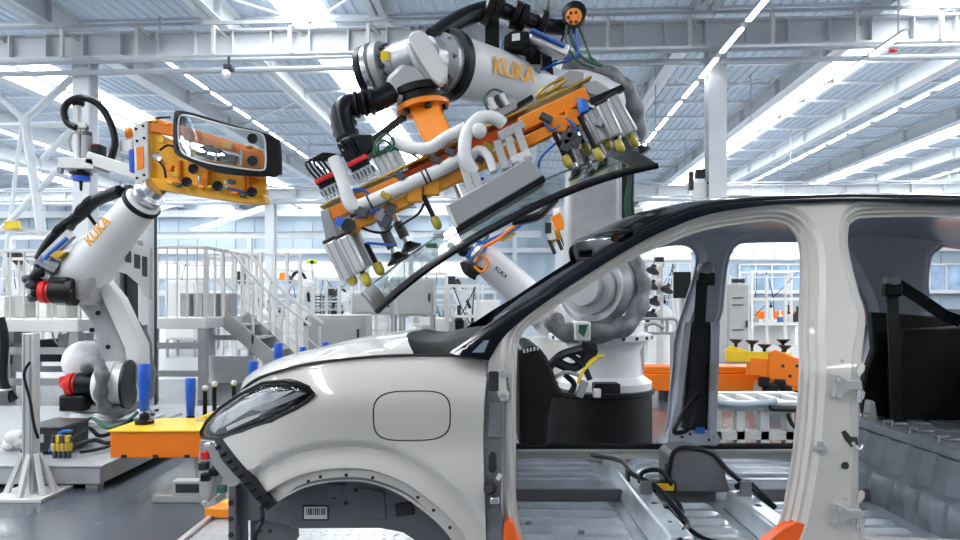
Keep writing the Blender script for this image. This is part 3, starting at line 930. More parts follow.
# orange covers over the sill and the pillar feet
def guard(pts, nm='sill_guard'):
    decal(pts, 0.004, 0.05, nm, 'orange_guard', 0.010)
guard([(503, 556), (504, 525), (509, 518), (514, 524), (519, 540), (530, 556)])
guard([(752, 556), (770, 541), (784, 530), (797, 523), (812, 526), (829, 533), (832, 556)])
decal([(487, 556), (860, 556), (1030, 560), (1030, 585), (487, 585)], 0.0, 0.03, 'sill_cover', 'orange_guard', 0.01)

# ---- middle pillar details (near side)
for cy in (385, 513):
    hp_ = panel(cpoly([(831, cy - 11), (838, cy - 10), (846, cy - 5), (858, cy - 6), (860, cy + 4), (846, cy + 5), (838, cy + 12), (831, cy + 12), (833, cy + 2)]), [], lambda x, z, d: yside(x, z) - 0.020, lambda x, z, d: yside(x, z) + 0.012, 0.02).build('door_hinge', 'panel_grey', car, bevel=0.004)
    for dx, dy in ((835, -7), (835, 9)):
        q = on_side(dx, cy + dy, -0.026); MB().cyl(q, q + V((0, 0.012, 0)), 0.010, n=10).build('bolt', 'bright_steel', hp_)
    q = on_side(857, cy + 8, -0.01); MB().cyl(q + V((0, 0, 0.04)), q + V((0, 0, -0.03)), 0.008, n=10).build('hinge_pin', 'bright_steel', hp_)
    for dy in (-17, 10):
        MB().prism([on_side(862 + x, cy + dy + y, 0.01) for x, y in ((-3, 4), (-1, -3), (2, -5), (5, -2), (4, 3), (1, 7), (-2, 9))], (0, 0.008, 0)).build('hinge_lug', 'body_paint', hp_)
decal([(841, 432), (845, 430), (851, 437), (857, 437), (858, 445), (851, 447), (845, 440)], -0.004, 0.01, 'wire_clip', 'ink', 0.002)
MB().tube([on_side(849, 441, -0.02), on_side(853, 447, -0.03), on_side(858, 444, -0.02)], 0.006, 6).build('clip_hook', 'bright_steel', car)
for px, py, r in ((845, 465.5, 0.013), (842, 361, 0.006), (845, 499, 0.007)):
    q = on_side(px, py, -0.002); MB().cyl(q, q + V((0, 0.01, 0)), r, n=14).build('pillar_hole', 'ink' if r > 0.01 else 'panel_grey', car)
q = on_side(817, 448, -0.01)
st = MB(); st.box(q, (0.05, 0.014, 0.014)); st.box(q + V((0.01, 0.02, 0)), (0.012, 0.05, 0.045)); st.build('door_striker', 'sensor_grey', car, bevel=0.003)
decal([(813, 468), (820, 467), (817, 489), (810, 491)], 0.010, 0.012, 'pillar_sticker', 'paper')

# ---- floor pan
ZF = 0.37
fp = MB()
X0, X1, Y0, Y1 = 0.02, 1.86, 2.34, 2 * YC - 2.34
nx, ny = 92, 170
rows = []
for j in range(ny + 1):
    y = Y0 + (Y1 - Y0) * j / ny; r = []
    for i in range(nx + 1):
        x = X0 + (X1 - X0) * i / nx
        ph = (y - Y0) / 0.105
        rib = 0.5 + 0.5 * math.cos(2 * math.pi * ph)
        inr = 0
        for a, b_ in ((0.10, 0.60), (0.80, 1.04), (1.24, 1.72)):
            inr = max(inr, ss(a, a + 0.03, x) * ss(b_, b_ - 0.03, x))
        z = ZF + 0.024 * ss(0.60, 0.74, rib) * inr * (1 if abs(y - 3.07) > 0.06 else 0) + 0.05 * ss(3.085, 3.10, y)
        r.append((x, y, z))
    rows.append(r)
fp.sheet(rows, (0, 0, -0.01))
floor_pan = fp.build('floor_pan', 'pan_metal', car, smooth=40)
def sect(name, m, x0, x1, y0, y1, z0, z1, slope, bev=0.012, parent=car):
    """hat-section member along y (slope in x)"""
    b = MB()
    b.add([(x0, y0, z0), (x0 + slope, y0, z1), (x1 - slope, y0, z1), (x1, y0, z0), (x0, y1, z0), (x0 + slope, y1, z1), (x1 - slope, y1, z1), (x1, y1, z0)],
          [(0, 1, 2, 3), (7, 6, 5, 4), (0, 4, 5, 1), (1, 5, 6, 2), (2, 6, 7, 3), (3, 7, 4, 0)])
    return b.build(name, m, parent, bevel=bev)
cm1 = sect('crossmember', 'pan_metal', 0.645, 0.785, 2.36, 3.63, ZF, ZF + 0.095, 0.025)
cm2 = sect('crossmember', 'pan_metal', 1.075, 1.215, 2.36, 2.96, ZF, ZF + 0.085, 0.025)
cm3 = sect('crossmember', 'pan_metal', 1.095, 1.215, 3.095, 3.63, ZF + 0.04, ZF + 0.09, 0.025)
for cm, xs in ((cm1, 0.715), (cm2, 1.145)):
    for k in range(5):
        y = 2.50 + 0.23 * k
        if cm is cm2 and y > 2.95: continue
        z = ZF + (0.0955 if cm is cm1 else 0.0855)
        MB().cyl((xs, y, z - 0.004), (xs, y, z + 0.001), 0.013 if k % 2 else 0.008, n=12).build('hole', 'ink', cm)
    MB().box((xs, 2.86, ZF + 0.115), (0.05, 0.012, 0.07)).build('seat_bracket', 'pan_dark', cm, bevel=0.003)
    MB().box((xs - 0.03, 3.08, ZF + 0.105), (0.012, 0.06, 0.07)).build('seat_bracket', 'charcoal', cm, bevel=0.003)
for x0, x1 in ((0.05, 0.655), (0.78, 1.09), (1.21, 1.84)):                # shade on the step between the floor halves, painted as dark strips
    MB().span((x0, 3.068, ZF), (x1, 3.092, ZF + 0.054)).build('riser_shade', 'engine_bay', car, bevel=0.004)
# hollows and studs pressed in the floor
for x, y in ((0.25, 2.45), (0.40, 2.62), (0.20, 2.72), (0.50, 2.5), (0.9, 2.5), (0.98, 2.68), (0.86, 2.78), (1.35, 2.62), (0.3, 3.3), (0.5, 3.42), (0.95, 3.35), (1.3, 3.3), (1.5, 3.42), (1.4, 3.2)):
    zs_ = 0.05 if y > 3.09 else 0.0
    MB().cyl((x, y, ZF + zs_ + 0.004), (x, y, ZF + zs_ + 0.022), 0.016, 0.010, n=12).build('floor_stud', 'pan_metal' if (x * 100) % 2 > 1 else 'pan_dark', floor_pan)
for i in range(6):
    x = 0.16 + 0.09 * i
    MB().cyl((0.125, 2.40 + 0.07 * i, ZF + 0.001), (0.125, 2.40 + 0.07 * i, ZF + 0.006), 0.012, n=12).build('floor_hole', 'ink', floor_pan)
# gear-selector housing on the tunnel
pr = [(0.86, ZF + 0.06), (0.86, 0.585), (0.885, 0.612), (0.98, 0.622), (1.05, 0.60), (1.105, 0.53), (1.13, 0.44), (1.13, ZF + 0.06)]
cb = MB().prism([(x, 3.0, z) for x, z in pr], (0, 0.2, 0)).build('console_box', 'engine_bay', car, bevel=0.018, seg=3)
MB().tube([(0.85, 3.0, 0.49), (0.87, 3.0, 0.60), (0.92, 3.0, 0.632), (1.04, 3.0, 0.612), (1.12, 2.99, 0.53), (1.20, 2.95, 0.46)], 0.011, 8).build('console_cable', 'black_rubber', cb)
MB().box((0.856, 3.03, 0.50), (0.012, 0.06, 0.09)).build('console_slot', 'ink', cb)
yb = MB().box((0.822, 2.98, 0.467), (0.10, 0.06, 0.045)).build('connector_box', 'black_plastic', car, bevel=0.004)
MB().box((0.822, 2.948, 0.470), (0.078, 0.006, 0.032)).build('warning_label', 'yellow_cable', yb)
MB().box((0.815, 2.944, 0.470), (0.03, 0.004, 0.022)).build('label_mark', 'orange_letter', yb)
for pts, r in (([(0.60, 3.55, 0.47), (0.70, 3.3, 0.50), (0.70, 3.05, 0.50), (0.75, 2.88, 0.50), (0.78, 2.70, 0.47), (0.80, 2.58, 0.44), (0.77, 2.48, 0.45), (0.74, 2.42, 0.455), (0.70, 2.34, 0.44)], 0.012),
               ([(0.72, 3.0, 0.48), (0.72, 2.92, 0.545), (0.78, 2.88, 0.56), (0.83, 2.87, 0.50)], 0.010),
               ([(0.83, 2.82, 0.46), (0.84, 2.76, 0.42), (0.80, 2.70, 0.41), (0.74, 2.66, 0.48)], 0.010),
               ([(1.14, 2.95, 0.47), (1.17, 2.9, 0.50), (1.20, 2.86, 0.47), (1.26, 2.84, 0.41)], 0.015),
               ([(0.78, 2.62, 0.43), (0.84, 2.52, 0.40), (0.9, 2.46, 0.40), (1.0, 2.44, 0.4)], 0.009)):
    MB().tube(pts, r, 8).build('floor_harness', 'black_rubber', car)
# far sill lip and seals
MB().prism([(0.02, y, z) for y, z in ((3.59, ZF), (3.59, 0.44), (3.615, 0.465), (3.66, 0.475), (3.72, 0.485), (3.75, 0.475), (3.75, 0.36))], (2.1, 0, 0)).build('sill', 'panel_grey', car, bevel=0.004)
MB().prism([(0.0, y, z) for y, z in ((2.26, 0.36), (2.26, 0.405), (2.36, 0.43), (2.42, 0.40), (2.42, 0.36))], (2.0, 0, 0)).build('sill', 'body_paint', car, bevel=0.004)
MB().tube([(0.06, 3.64, 0.495), (0.4, 3.635, 0.500), (0.95, 3.64, 0.497), (1.9, 3.64, 0.50)], 0.017, 8).build('door_seal', 'black_rubber', car)
# rear heel board and seat pan
hb = MB()
rows = []
prof = [(1.80, ZF - 0.0), (1.825, 0.46), (1.835, 0.50), (1.875, 0.515), (1.90, 0.60), (1.915, 0.655), (1.95, 0.668), (2.6, 0.69)]
for j in range(61):
    y = 2.36 + (3.63 - 2.36) * j / 60
    rb = ss(0.3, 0.5, 0.5 + 0.5 * math.cos(2 * math.pi * (y - 2.36) / 0.17))
    r = []
    for k, (x, z) in enumerate(prof):
        o = 0.022 * rb if k in (1, 4, 5) else (0.010 * rb if k in (2, 3) else 0)
        r.append((x - o, y, z))
    rows.append(r)
hb.sheet(rows, (0.01, 0, -0.012)); hb.build('heel_board', 'pan_heel', car, smooth=50)
sect('seat_rail', 'pan_heel', 1.90, 1.99, 2.55, 3.63, 0.66, 0.70, 0.012, 0.006)
for k in range(6):
    y = 2.6 + 0.19 * k
    w_ = MB(); w_.tube([(1.93, y, 0.70), (1.93, y, 0.725), (1.97, y, 0.725), (1.97, y, 0.70)], 0.005, 6, 0); w_.build('seat_hook', 'bright_steel', car)
    for i in range(3):
        MB().box((2.10 + 0.12 * i, y, 0.680), (0.07, 0.10, 0.012)).build('seat_pan_rib', 'pan_heel', car, bevel=0.004)
# dark lining of the far rear quarter
slab3 = lambda pts, Y, th, nm, m: MB().prism([at(x, y, Y) for x, y in pts], (0, th, 0)).build(nm, m, car, bevel=0.01)
slab3([(872, 312), (905, 314), (1010, 320), (1100, 330), (1100, 430), (905, 430), (868, 432), (862, 395), (866, 372), (874, 350)], 3.52, 0.05, 'quarter_lining', 'dash_black')
slab3([(905, 330), (990, 325), (1060, 350), (1060, 432), (900, 432), (898, 372)], 3.40, 0.10, 'wheel_arch_lining', 'dash_black')
slab3([(870, 400), (876, 402), (880, 430), (866, 430)], 3.38, 0.05, 'lining_foot', 'panel_grey')
MB().prism([(2.62, 2.40, 0.66), (2.62, 3.60, 0.66), (2.75, 3.55, 1.20), (2.75, 2.45, 1.20)], (0.05, 0, 0)).build('rear_darkness', 'charcoal', car, bevel=0.01)  # charcoal panel stands in for the darkness inside the rear
MB().box((2.9, YC, 0.62), (0.6, 1.2, 0.05)).build('boot_floor', 'pan_dark', car, bevel=0.01)

# belts on the far side
def belt(ax, ay, Y, pts, nm, hook=True):
    root_ = MB().lathe(at(ax, ay, Y), V((0, -1, 0)), [(0.045, 0), (0.045, 0.012), (0.034, 0.03), (0.012, 0.036)], 18).build(nm, 'sensor_grey', car)
    MB().box(at(ax + 1, ay + 9, Y - 0.01), (0.09, 0.05, 0.07)).build('belt_guide', 'black_plastic', root_, bevel=0.012)
    for q in pts:
        P = [at(x, y, yy) for x, y, yy in q]
        b = MB()
        for a_, b_ in zip(P, P[1:]): b.bar(a_, b_, 0.060, 0.008, (0, 1, 0))
        b.build('belt_strap', 'black_rubber', root_)
    return root_
YB = 3.52
b1 = belt(705, 270, YB, [[(702, 280, YB - 0.02), (699, 330, YB + 0.02), (694, 390, YB + 0.04), (690, 432, YB + 0.03)]], 'seat_belt')
slab3([(692, 322), (712, 322), (710, 437), (683, 437), (686, 380)], 3.56, 0.05, 'pillar_recess', 'black_plastic')
slab3([(684, 322), (692, 322), (684, 395), (677, 434), (668, 438), (676, 400), (680, 360)], 3.53, 0.03, 'pillar_edge', 'primer')
slab3([(712, 322), (721, 322), (719, 380), (717, 437), (708, 438), (710, 390)], 3.53, 0.03, 'pillar_edge', 'primer')
slab3([(711, 364), (717, 363), (716, 391), (710, 392)], 3.515, 0.02, 'belt_guide_plate', 'sensor_grey')
MB().tube([at(699, 395, 3.45), at(684, 412, 3.42), at(674, 432, 3.40), at(690, 428, 3.42), at(697, 405, 3.45)], 0.012, 6).build('belt_cable', 'black_rubber', car)
slab3([(672, 430), (716, 430), (721, 440), (718, 446), (666, 446)], 3.54, 0.08, 'pillar_foot', 'primer')
MB().box(at(700, 430, 3.52), (0.045, 0.02, 0.035)).build('retractor_label', 'blue_cable', car)
for px, py in ((682, 437), (690, 434), (709, 440), (714, 436)):
    MB().cyl(at(px, py, 3.535), at(px, py, 3.545), 0.008, n=10).build('foot_hole', 'ink', car)
b2 = belt(891, 281, 3.45, [[(892, 290, 3.44), (894, 340, 3.40), (896, 400, 3.36), (897, 432, 3.34)], [(897, 284, 3.44), (925, 302, 3.40), (945, 316, 3.36), (962, 322, 3.3)]], 'rear_seat_belt')

# dashboard end, cockpit beam and harness in front
ds = [(519, 349), (534, 346), (541, 349), (547, 357), (553, 370), (558, 385), (566, 397), (560, 399), (553, 397), (549, 420), (548, 447), (519, 447)]
MB().prism([at(x, y, 2.62) for x, y in ds], (0, 0.62, 0)).build('dashboard', 'dash_black', car, bevel=0.02, seg=3)
vt = MB()
for i in range(5): vt.box(at(524 + i * 3.4, 351 - i * 0.7, 2.618), (0.008, 0.006, 0.016))
vt.build('dash_vent', 'bright_steel', car)
hn = [([(545, 372, 2.7), (560, 356, 2.72), (578, 350, 2.75), (590, 346, 2.78)], 0.018, 'black_rubber'),
      ([(556, 362, 2.7), (572, 368, 2.72), (584, 360, 2.75), (594, 345, 2.78)], 0.020, 'black_rubber'),
      ([(590, 346, 2.78), (597, 356, 2.75), (590, 364, 2.72), (582, 372, 2.7), (578, 384, 2.69)], 0.008, 'yellow_cable'),
      ([(604, 356, 2.75), (595, 358, 2.74), (586, 366, 2.72)], 0.007, 'yellow_cable'),
      ([(565, 375, 2.7), (574, 384, 2.71), (570, 394, 2.7)], 0.012, 'black_rubber'),
      ([(566, 352, 2.74), (582, 364, 2.72), (590, 380, 2.7)], 0.012, 'black_rubber'),
      ([(553, 378, 2.68), (566, 372, 2.68), (580, 376, 2.70)], 0.008, 'sensor_grey')]
for pts, r, m_ in hn:
    MB().tube([at(*p) for p in pts], r, 7).build('dash_harness', m_, car)
MB().box(at(582, 389, 2.68), (0.03, 0.03, 0.07), Matrix.Rotation(0.4, 3, 'Y')).build('harness_plug', 'sensor_grey', car, bevel=0.004)
MB().box(at(597, 393, 2.68), (0.03, 0.025, 0.035)).build('harness_plug', 'machine_white', car, bevel=0.004)
MB().box(at(586, 351, 2.78), (0.08, 0.08, 0.06), Matrix.Rotation(0.5, 3, 'Y')).build('harness_box', 'black_plastic', car, bevel=0.006)
MB().box(at(606, 388, 2.85), (0.11, 0.08, 0.045)).build('control_box', 'black_plastic', car, bevel=0.006)
# ================================================================== left robot, its gripper and the rear window
def L(px, py, dy=0.0): return at(px, py, 6.0 + dy)
E = V((0.45, 0, -0.893))                                             # stalk direction of the windscreen gripper (down, to the right)

rb = thing('industrial_robot', 'white and grey industrial robot at the left on a steel plinth, arm raised', 'robot', at(103, 423, 6.1))
ZP = 0.17
bx_, by_ = L(103, 420).x, 6.1
p = MB().lathe((bx_, by_, ZP + 0.025), V((0, 0, 1)), [(0.46, 0), (0.46, 0.04), (0.36, 0.05), (0.34, 0.12)], 24)
p.build('foot', 'cast_metal', rb)
bolts = MB()
fpl = MB().box((bx_ - 0.02, by_, ZP + 0.012), (0.98, 0.9, 0.024)); fpl.build('foot_plate', 'plinth_grey', rb, bevel=0.004)
for i in range(10):
    t = i * math.pi / 5
    MB().cyl((bx_ + 0.40 * math.cos(t), by_ + 0.40 * math.sin(t), ZP + 0.06), (bx_ + 0.40 * math.cos(t), by_ + 0.40 * math.sin(t), ZP + 0.09), 0.02, n=6).build('foot_bolt', 'dark_steel', rb)
MB().lathe((bx_, by_, ZP + 0.14), V((0, 0, 1)), [(0.30, 0), (0.36, 0.02), (0.36, 0.07), (0.30, 0.09)], 24).build('turntable', 'robot_grey', rb)
MB().prism([L(x, y, -0.14) for x, y in ((78, 409), (128, 409), (138, 398), (140, 374), (128, 362), (108, 366), (100, 388), (88, 398))], (0, 0.32, 0)).build('shoulder', 'robot_white', rb, bevel=0.04, seg=3)
MB().prism([L(x, y, -0.20) for x, y in ((60, 405), (68, 400), (96, 402), (104, 410), (102, 418), (62, 418))], (0, 0.30, 0)).build('base_casting', 'cast_metal', rb, bevel=0.03, seg=3)
ax = V((1, 0.16, 0)).normalized()
c = L(117, 385, -0.30)
MB().lathe(c - ax * 0.16, ax, [(0.14, 0), (0.16, 0.02), (0.16, 0.06), (0.195, 0.065), (0.205, 0.08), (0.205, 0.16), (0.185, 0.165), (0.185, 0.24)], 28).build('shoulder_drum', 'robot_white', rb)
MB().lathe(c + ax * 0.075, ax, [(0.19, 0), (0.215, 0.008), (0.215, 0.03), (0.19, 0.035)], 28).build('drum_ring', 'black_rubber', rb)
MB().ball(L(86, 362, 0.12), 0.20, 16, 10).build('gear_dome', 'robot_white', rb)
def motor(px, py, dy, r, ln, nm='motor'):
    q = L(px, py, dy)
    mo = MB().lathe(q, ax, [(r * 0.9, 0), (r * 1.15, 0.02), (r * 1.15, ln * 0.7), (r * 1.4, ln * 0.75), (r * 1.4, ln)], 20).build(nm, 'black_plastic', rb)
    MB().lathe(q + ax * 0.01, -ax, [(r * 0.95, 0), (r * 0.95, 0.02), (r * 1.15, 0.03), (r * 1.1, 0.075), (r * 0.5, 0.09)], 20).build('motor_cap', 'red_cap', mo)
    MB().ball(q - ax * 0.08, r * 0.45, 10, 6).build('cap_boss', 'red_cap', mo)
    return mo
motor(76, 384, -0.28, 0.085, 0.30)
MB().prism([L(x, y, -0.25) for x, y in ((58, 377), (66, 375), (70, 380), (66, 390), (59, 388))], (0, 0.10, 0)).build('motor_plug', 'red_cap', rb, bevel=0.012)
MB().box(L(78, 402, -0.25), (0.22, 0.2, 0.14)).build('motor_mount', 'black_plastic', rb, bevel=0.02)
# bagged cables round the shoulder
MB().tube([L(86, 368, -0.3), L(96, 362, -0.42), L(102, 374, -0.52), L(101, 395, -0.52), L(106, 409, -0.48), L(122, 411, -0.35), L(134, 404, -0.05), L(146, 398, 0.05), L(150, 380, 0.1), L(146, 350, 0.1), L(141, 326, 0.1)], lambda t: 0.052 + 0.008 * math.sin(t * 70), 10).build('cable_bag', 'hose_bag', rb)
for k, (a, b) in enumerate((((128, 318), (137, 345)), ((124, 312), (140, 350)), ((131, 316), (143, 352)))):
    MB().tube([L(a[0], a[1], 0.05), L((a[0] + b[0]) / 2 + 5, (a[1] + b[1]) / 2 - 6, 0.05), L(b[0], b[1], 0.08)], 0.014, 6).build('arm_cable', 'green_cable', rb)
# lower arm with its white cover
MB().prism([L(x, y, -0.05) for x, y in ((64, 290), (90, 274), (103, 303), (122, 345), (128, 372), (122, 392), (104, 385), (98, 352), (86, 318))], (0, 0.24, 0)).build('lower_arm', 'robot_grey', rb, bevel=0.05, seg=3)
MB().prism([L(x, y, -0.16) for x, y in ((91, 276), (95, 273), (101, 276), (119, 298), (141, 345), (142, 365), (139, 384), (131, 396), (120, 396), (118, 390), (127, 368), (124, 348), (108, 312))], (0, 0.16, 0)).build('arm_cover', 'machine_white', rb, bevel=0.02, seg=3)
for px, py in ((98, 313), (108, 347), (92, 330)):
    MB().cyl(L(px, py, -0.06), L(px, py, -0.04), 0.022, n=12).build('arm_hole', 'ink', rb)
# elbow, motors and forearm
c = L(80, 283, -0.1)
MB().lathe(c - ax * 0.20, ax, [(0.15, 0), (0.20, 0.03), (0.20, 0.36), (0.15, 0.40)], 26).build('elbow', 'robot_grey', rb)
motor(50, 292, -0.35, 0.085, 0.20)
MB().box(L(65, 289, -0.30), (0.18, 0.2, 0.20)).build('motor_mount', 'black_plastic', rb, bevel=0.03)
tr = MB().prism([L(x, y, -0.305 - 0.10) for x, y in ((66, 292), (69, 286), (72, 292))], (0, 0.004, 0)); tr.build('warning_sign', 'yellow_cable', rb)
a0, a1 = L(76, 282, -0.10), L(146, 198, -0.45)
d_ = (a1 - a0)
MB().lathe(a0, d_, [(0.15, 0.0), (0.205, 0.06), (0.215, 0.20), (0.195, 0.36), (0.172, 0.44), (0.145, 0.96), (0.12, 0.98)], 28, rel=True).build('forearm', 'robot_white', rb)
MB().lathe(a0 + d_ * 0.915, d_.normalized(), [(0.150, 0), (0.160, 0.01), (0.160, 0.045), (0.14, 0.05)], 28).build('forearm_ring', 'black_rubber', rb)
MB().lathe(a1 - d_.normalized() * 0.02, d_.normalized(), [(0.11, 0), (0.125, 0.03), (0.125, 0.07), (0.09, 0.10), (0.09, 0.16)], 24).build('wrist', 'bright_steel', rb)
MB().prism([L(x, y, -0.33) for x, y in ((60, 275), (66, 255), (78, 243), (98, 240), (104, 262), (92, 282), (80, 300), (66, 300))], (0, 0.26, 0)).build('forearm_casting', 'robot_grey', rb, bevel=0.05, seg=3)
dn = d_.normalized()
nrm = V((0, -1, 0)); nrm = (nrm - dn * nrm.dot(dn)).normalized()
lettering('lettering', 'KUKA', 'orange_letter', a0 + d_ * 0.60 + nrm * 0.170 + dn.cross(nrm) * -0.01, dn, nrm.cross(dn), 0.085, rb)
for k, (px, py, r, ln) in enumerate(((58, 268, 0.065, 0.16), (50, 278, 0.055, 0.14), (64, 258, 0.05, 0.14), (42, 284, 0.045, 0.10))):
    q = L(px, py, -0.3)
    MB().lathe(q, V((-0.6, -0.3, 0.35)), [(r, 0), (r, ln * 0.7), (r * 0.7, ln * 0.75), (r * 0.7, ln)], 14).build('wrist_motor', 'cast_metal' if k < 3 else 'black_plastic', rb)
for k, (px, py) in enumerate(((36, 286), (41, 294), (33, 279), (44, 273), (38, 296))):
    MB().lathe(L(px, py, -0.35), V((-0.5, -0.5, 0.2 - 0.1 * k)), [(0.03, 0), (0.04, 0.02), (0.04, 0.06), (0.025, 0.08)], 10).build('plug', 'black_plastic' if k % 2 else 'dark_steel', rb)
MB().tube([L(120, 191, -0.4), L(104, 197, -0.35), L(92, 203, -0.32), L(82, 213, -0.3), L(66, 226, -0.3), L(50, 243, -0.3), L(40, 260, -0.3)], 0.052, 10).build('dress_hose', 'black_rubber', rb)
MB().tube([L(40, 262, -0.3), L(37, 274, -0.33), L(42, 284, -0.35)], 0.035, 8).build('dress_hose', 'black_rubber', rb)
for px, py in ((90, 204), (84, 210), (67, 226), (62, 230)):
    q = L(px, py, -0.31); MB().lathe(q - V((0.03, 0, -0.025)), V((0.06, 0, -0.05)), [(0.06, 0), (0.085, 0.02), (0.085, 0.05), (0.06, 0.075)], 12).build('hose_clamp', 'black_plastic', rb)
MB().bar(L(86, 212, -0.30), L(101, 232, -0.25), 0.02, 0.03).build('hose_stay', 'black_plastic', rb)
MB().tube([L(68, 238, -0.38), L(52, 252, -0.38), L(42, 262, -0.38)], 0.022, 7).build('blue_hose', 'blue_cable', rb)
MB().bar(L(72, 233, -0.36), L(46, 258, -0.36), 0.08, 0.05, (0, 1, 0)).build('hose_tray', 'aluminium', rb)
MB().prism([L(x, y, -0.40) for x, y in ((48, 256), (56, 250), (66, 252), (58, 259))], (0, 0.06, 0)).build('tray_clamp', 'brass', rb, bevel=0.008)
MB().lathe(L(133, 190, -0.35), V((-1, 0, 0.1)), [(0.03, 0), (0.045, 0.02), (0.045, 0.06), (0.02, 0.08)], 12).build('hose_end', 'black_rubber', rb)

# ---- gripper
gr = thing('window_gripper', 'orange suction gripper frame on the wrist of the left robot', 'gripper', L(155, 198, -0.45))
def Gp(px, py, d=0.0): return at(px, py, 5.55 + d)
def gslab(pts, d, th, nm, m_, parent=gr, bev=0.006): return MB().prism([Gp(x, y, d) for x, y in pts], (0, th, 0)).build(nm, m_, parent, bevel=bev)
end = gslab([(133, 126), (147, 119), (149, 184), (135, 190)], 0.02, 0.05, 'end_plate', 'machine_white')
gslab([(136, 148), (143, 146), (143.5, 168), (137, 170)], 0.012, 0.012, 'end_window', 'orange_paint', end, 0)
for px, py in ((136, 129), (143, 126), (137, 141), (144, 138), (137, 178), (144, 175), (137, 185), (144, 182)):
    MB().cyl(Gp(px, py, 0.01), Gp(px, py, 0.03), 0.012, n=10).build('end_hole', 'ink', end)
gslab([(148, 128), (172, 140), (200, 152), (266, 166), (266, 200), (246, 199), (150, 184)], 0.10, 0.03, 'back_plate', 'orange_amber')
gslab([(149, 120), (156, 118), (262, 150), (262, 160), (156, 132), (149, 132)], 0.06, 0.08, 'top_beam', 'orange_paint')
gslab([(148, 180), (152, 178), (264, 194), (266, 203), (250, 204), (148, 188)], -0.02, 0.12, 'bottom_beam', 'orange_amber')
gslab([(238, 148), (262, 152), (264, 158), (264, 178), (258, 180), (240, 168)], 0.02, 0.05, 'side_bracket', 'orange_paint')
gslab([(175, 128), (240, 146), (240, 154), (175, 136)], -0.02, 0.03, 'cross_rail', 'orange_paint')
gslab([(180, 148), (236, 160), (236, 165), (180, 153)], -0.02, 0.02, 'cross_rail', 'dark_steel')
for x in (178, 206, 243, 247): gslab([(x, 160), (x + 2, 160), (x + 2, 193), (x, 193)], 0.06, 0.03, 'upright', 'orange_paint', gr, 0.002)
def cup(px, py, d, k, m_='black_rubber', r=0.042):
    q = Gp(px, py, d)
    o = MB().lathe(q, V((0.25, -1, 0)).normalized(), [(r * 0.4, 0), (r * 0.5, 0.02), (r, 0.045), (r, 0.05), (r * 0.7, 0.046)], 16).build('suction_cup', m_, gr)
    MB().cyl(q - V((0.25, -1, 0)).normalized() * 0.10, q, 0.014, n=8).build('cup_stem', 'dark_steel', o)
for k, (px, py, d) in enumerate(((182, 122, -0.06), (183, 148, -0.06), (253, 140, -0.06), (253, 162, -0.06), (194.5, 170, -0.02), (188, 183, -0.05), (218.5, 187, -0.05), (252.5, 193, -0.05))): cup(px, py, d, k)
cup(158.5, 158, 0.0, 8, 'bright_steel', 0.035)
for k, (pts, m_) in enumerate((([(160, 150, -0.02), (168, 145, -0.06), (176, 148, -0.06)], 'black_rubber'), ([(158, 160, 0), (164, 168, -0.02), (166, 178, -0.02)], 'black_rubber'), ([(150, 122, 0), (158, 118, 0), (170, 117, 0)], 'black_rubber'),
    ([(200, 148, -0.03), (210, 146, -0.05), (222, 152, -0.03), (232, 158, -0.03)], 'black_rubber'), ([(186, 150, -0.03), (196, 155, -0.05), (208, 152, -0.03)], 'dark_steel'), ([(226, 188, -0.04), (236, 190, -0.06), (248, 193, -0.04)], 'blue_cable'))):
    MB().tube([Gp(*q) for q in pts], 0.010, 6).build('air_line', m_, gr)
for k, (px, py) in enumerate(((168, 183), (176, 185), (199, 187), (207, 187), (232, 193), (240, 195), (190, 154), (220, 157), (247, 147), (152, 121), (165, 124))):
    MB().lathe(Gp(px, py, -0.05), V((0.8, -0.3, -0.1)), [(0.012, 0), (0.018, 0.01), (0.018, 0.05), (0.010, 0.06)], 8).build('air_fitting', 'brass' if k % 3 == 0 else 'dark_steel' if k % 2 else 'orange_paint', gr)
MB().lathe(Gp(133, 133, 0.05), V((-1, -0.2, 0)), [(0.03, 0), (0.05, 0.02), (0.05, 0.05)], 12).build('side_knob', 'orange_paint', gr)
gslab([(128, 150), (133, 148), (134, 172), (129, 172)], 0.08, 0.06, 'side_motor', 'blue_post', gr, 0.01)

# ---- rear window glass held by the gripper
rw = thing('rear_window', 'curved rear window glass with black border held up by the left gripper', 'window glass', Gp(220, 175, -0.15))
YW = 5.36
def gl2(pts): return [(at(x, y, YW).x, at(x, y, YW).z) for x, y in pts]
outer_w = gl2(spline2([(168, 110), (174, 107.5), (192, 112), (220, 121), (240, 126.5), (255, 129), (273, 136), (274.5, 150), (275, 172), (262, 175), (244, 175.5), (215.5, 172), (191, 162), (171, 152), (167, 143), (166.5, 128)], 3, True))
inner_w = gl2(spline2([(174.5, 116), (180, 113), (193, 116), (209, 121), (235.5, 128), (257, 131.5), (262, 137), (263, 150), (263, 163), (259, 169), (235.5, 167.5), (209, 163), (187, 155.5), (177, 148), (174, 134)], 3, True))
xm = at(221, 140, YW).x
def wcurve(x, z, d): return YW + 0.22 * (x - xm) ** 2 / 0.19 * 0.5
panel(outer_w, [inner_w], wcurve, lambda x, z, d: wcurve(x, z, d) + 0.014, 0.03).build('border', 'black_plastic', rw, smooth=50)
panel(inner_w, [], lambda x, z, d: wcurve(x, z, d) + 0.003, lambda x, z, d: wcurve(x, z, d) + 0.007, 0.04).build('pane', 'clear_glass', rw, smooth=50)
rim = [V((x, wcurve(x, z, 0) - 0.002, z)) for x, z in inner_w]; rim.append(rim[0])
MB().tube(rim, 0.007, 6, 0).build('bright_edge', 'machine_white', rw)
side_strip = [V((x, wcurve(x, z, 0) + 0.02, z)) for x, z in gl2([(273, 136), (274.5, 150), (275, 172)])]
MB().tube(side_strip, 0.022, 8).build('edge_seal', 'black_rubber', rw)

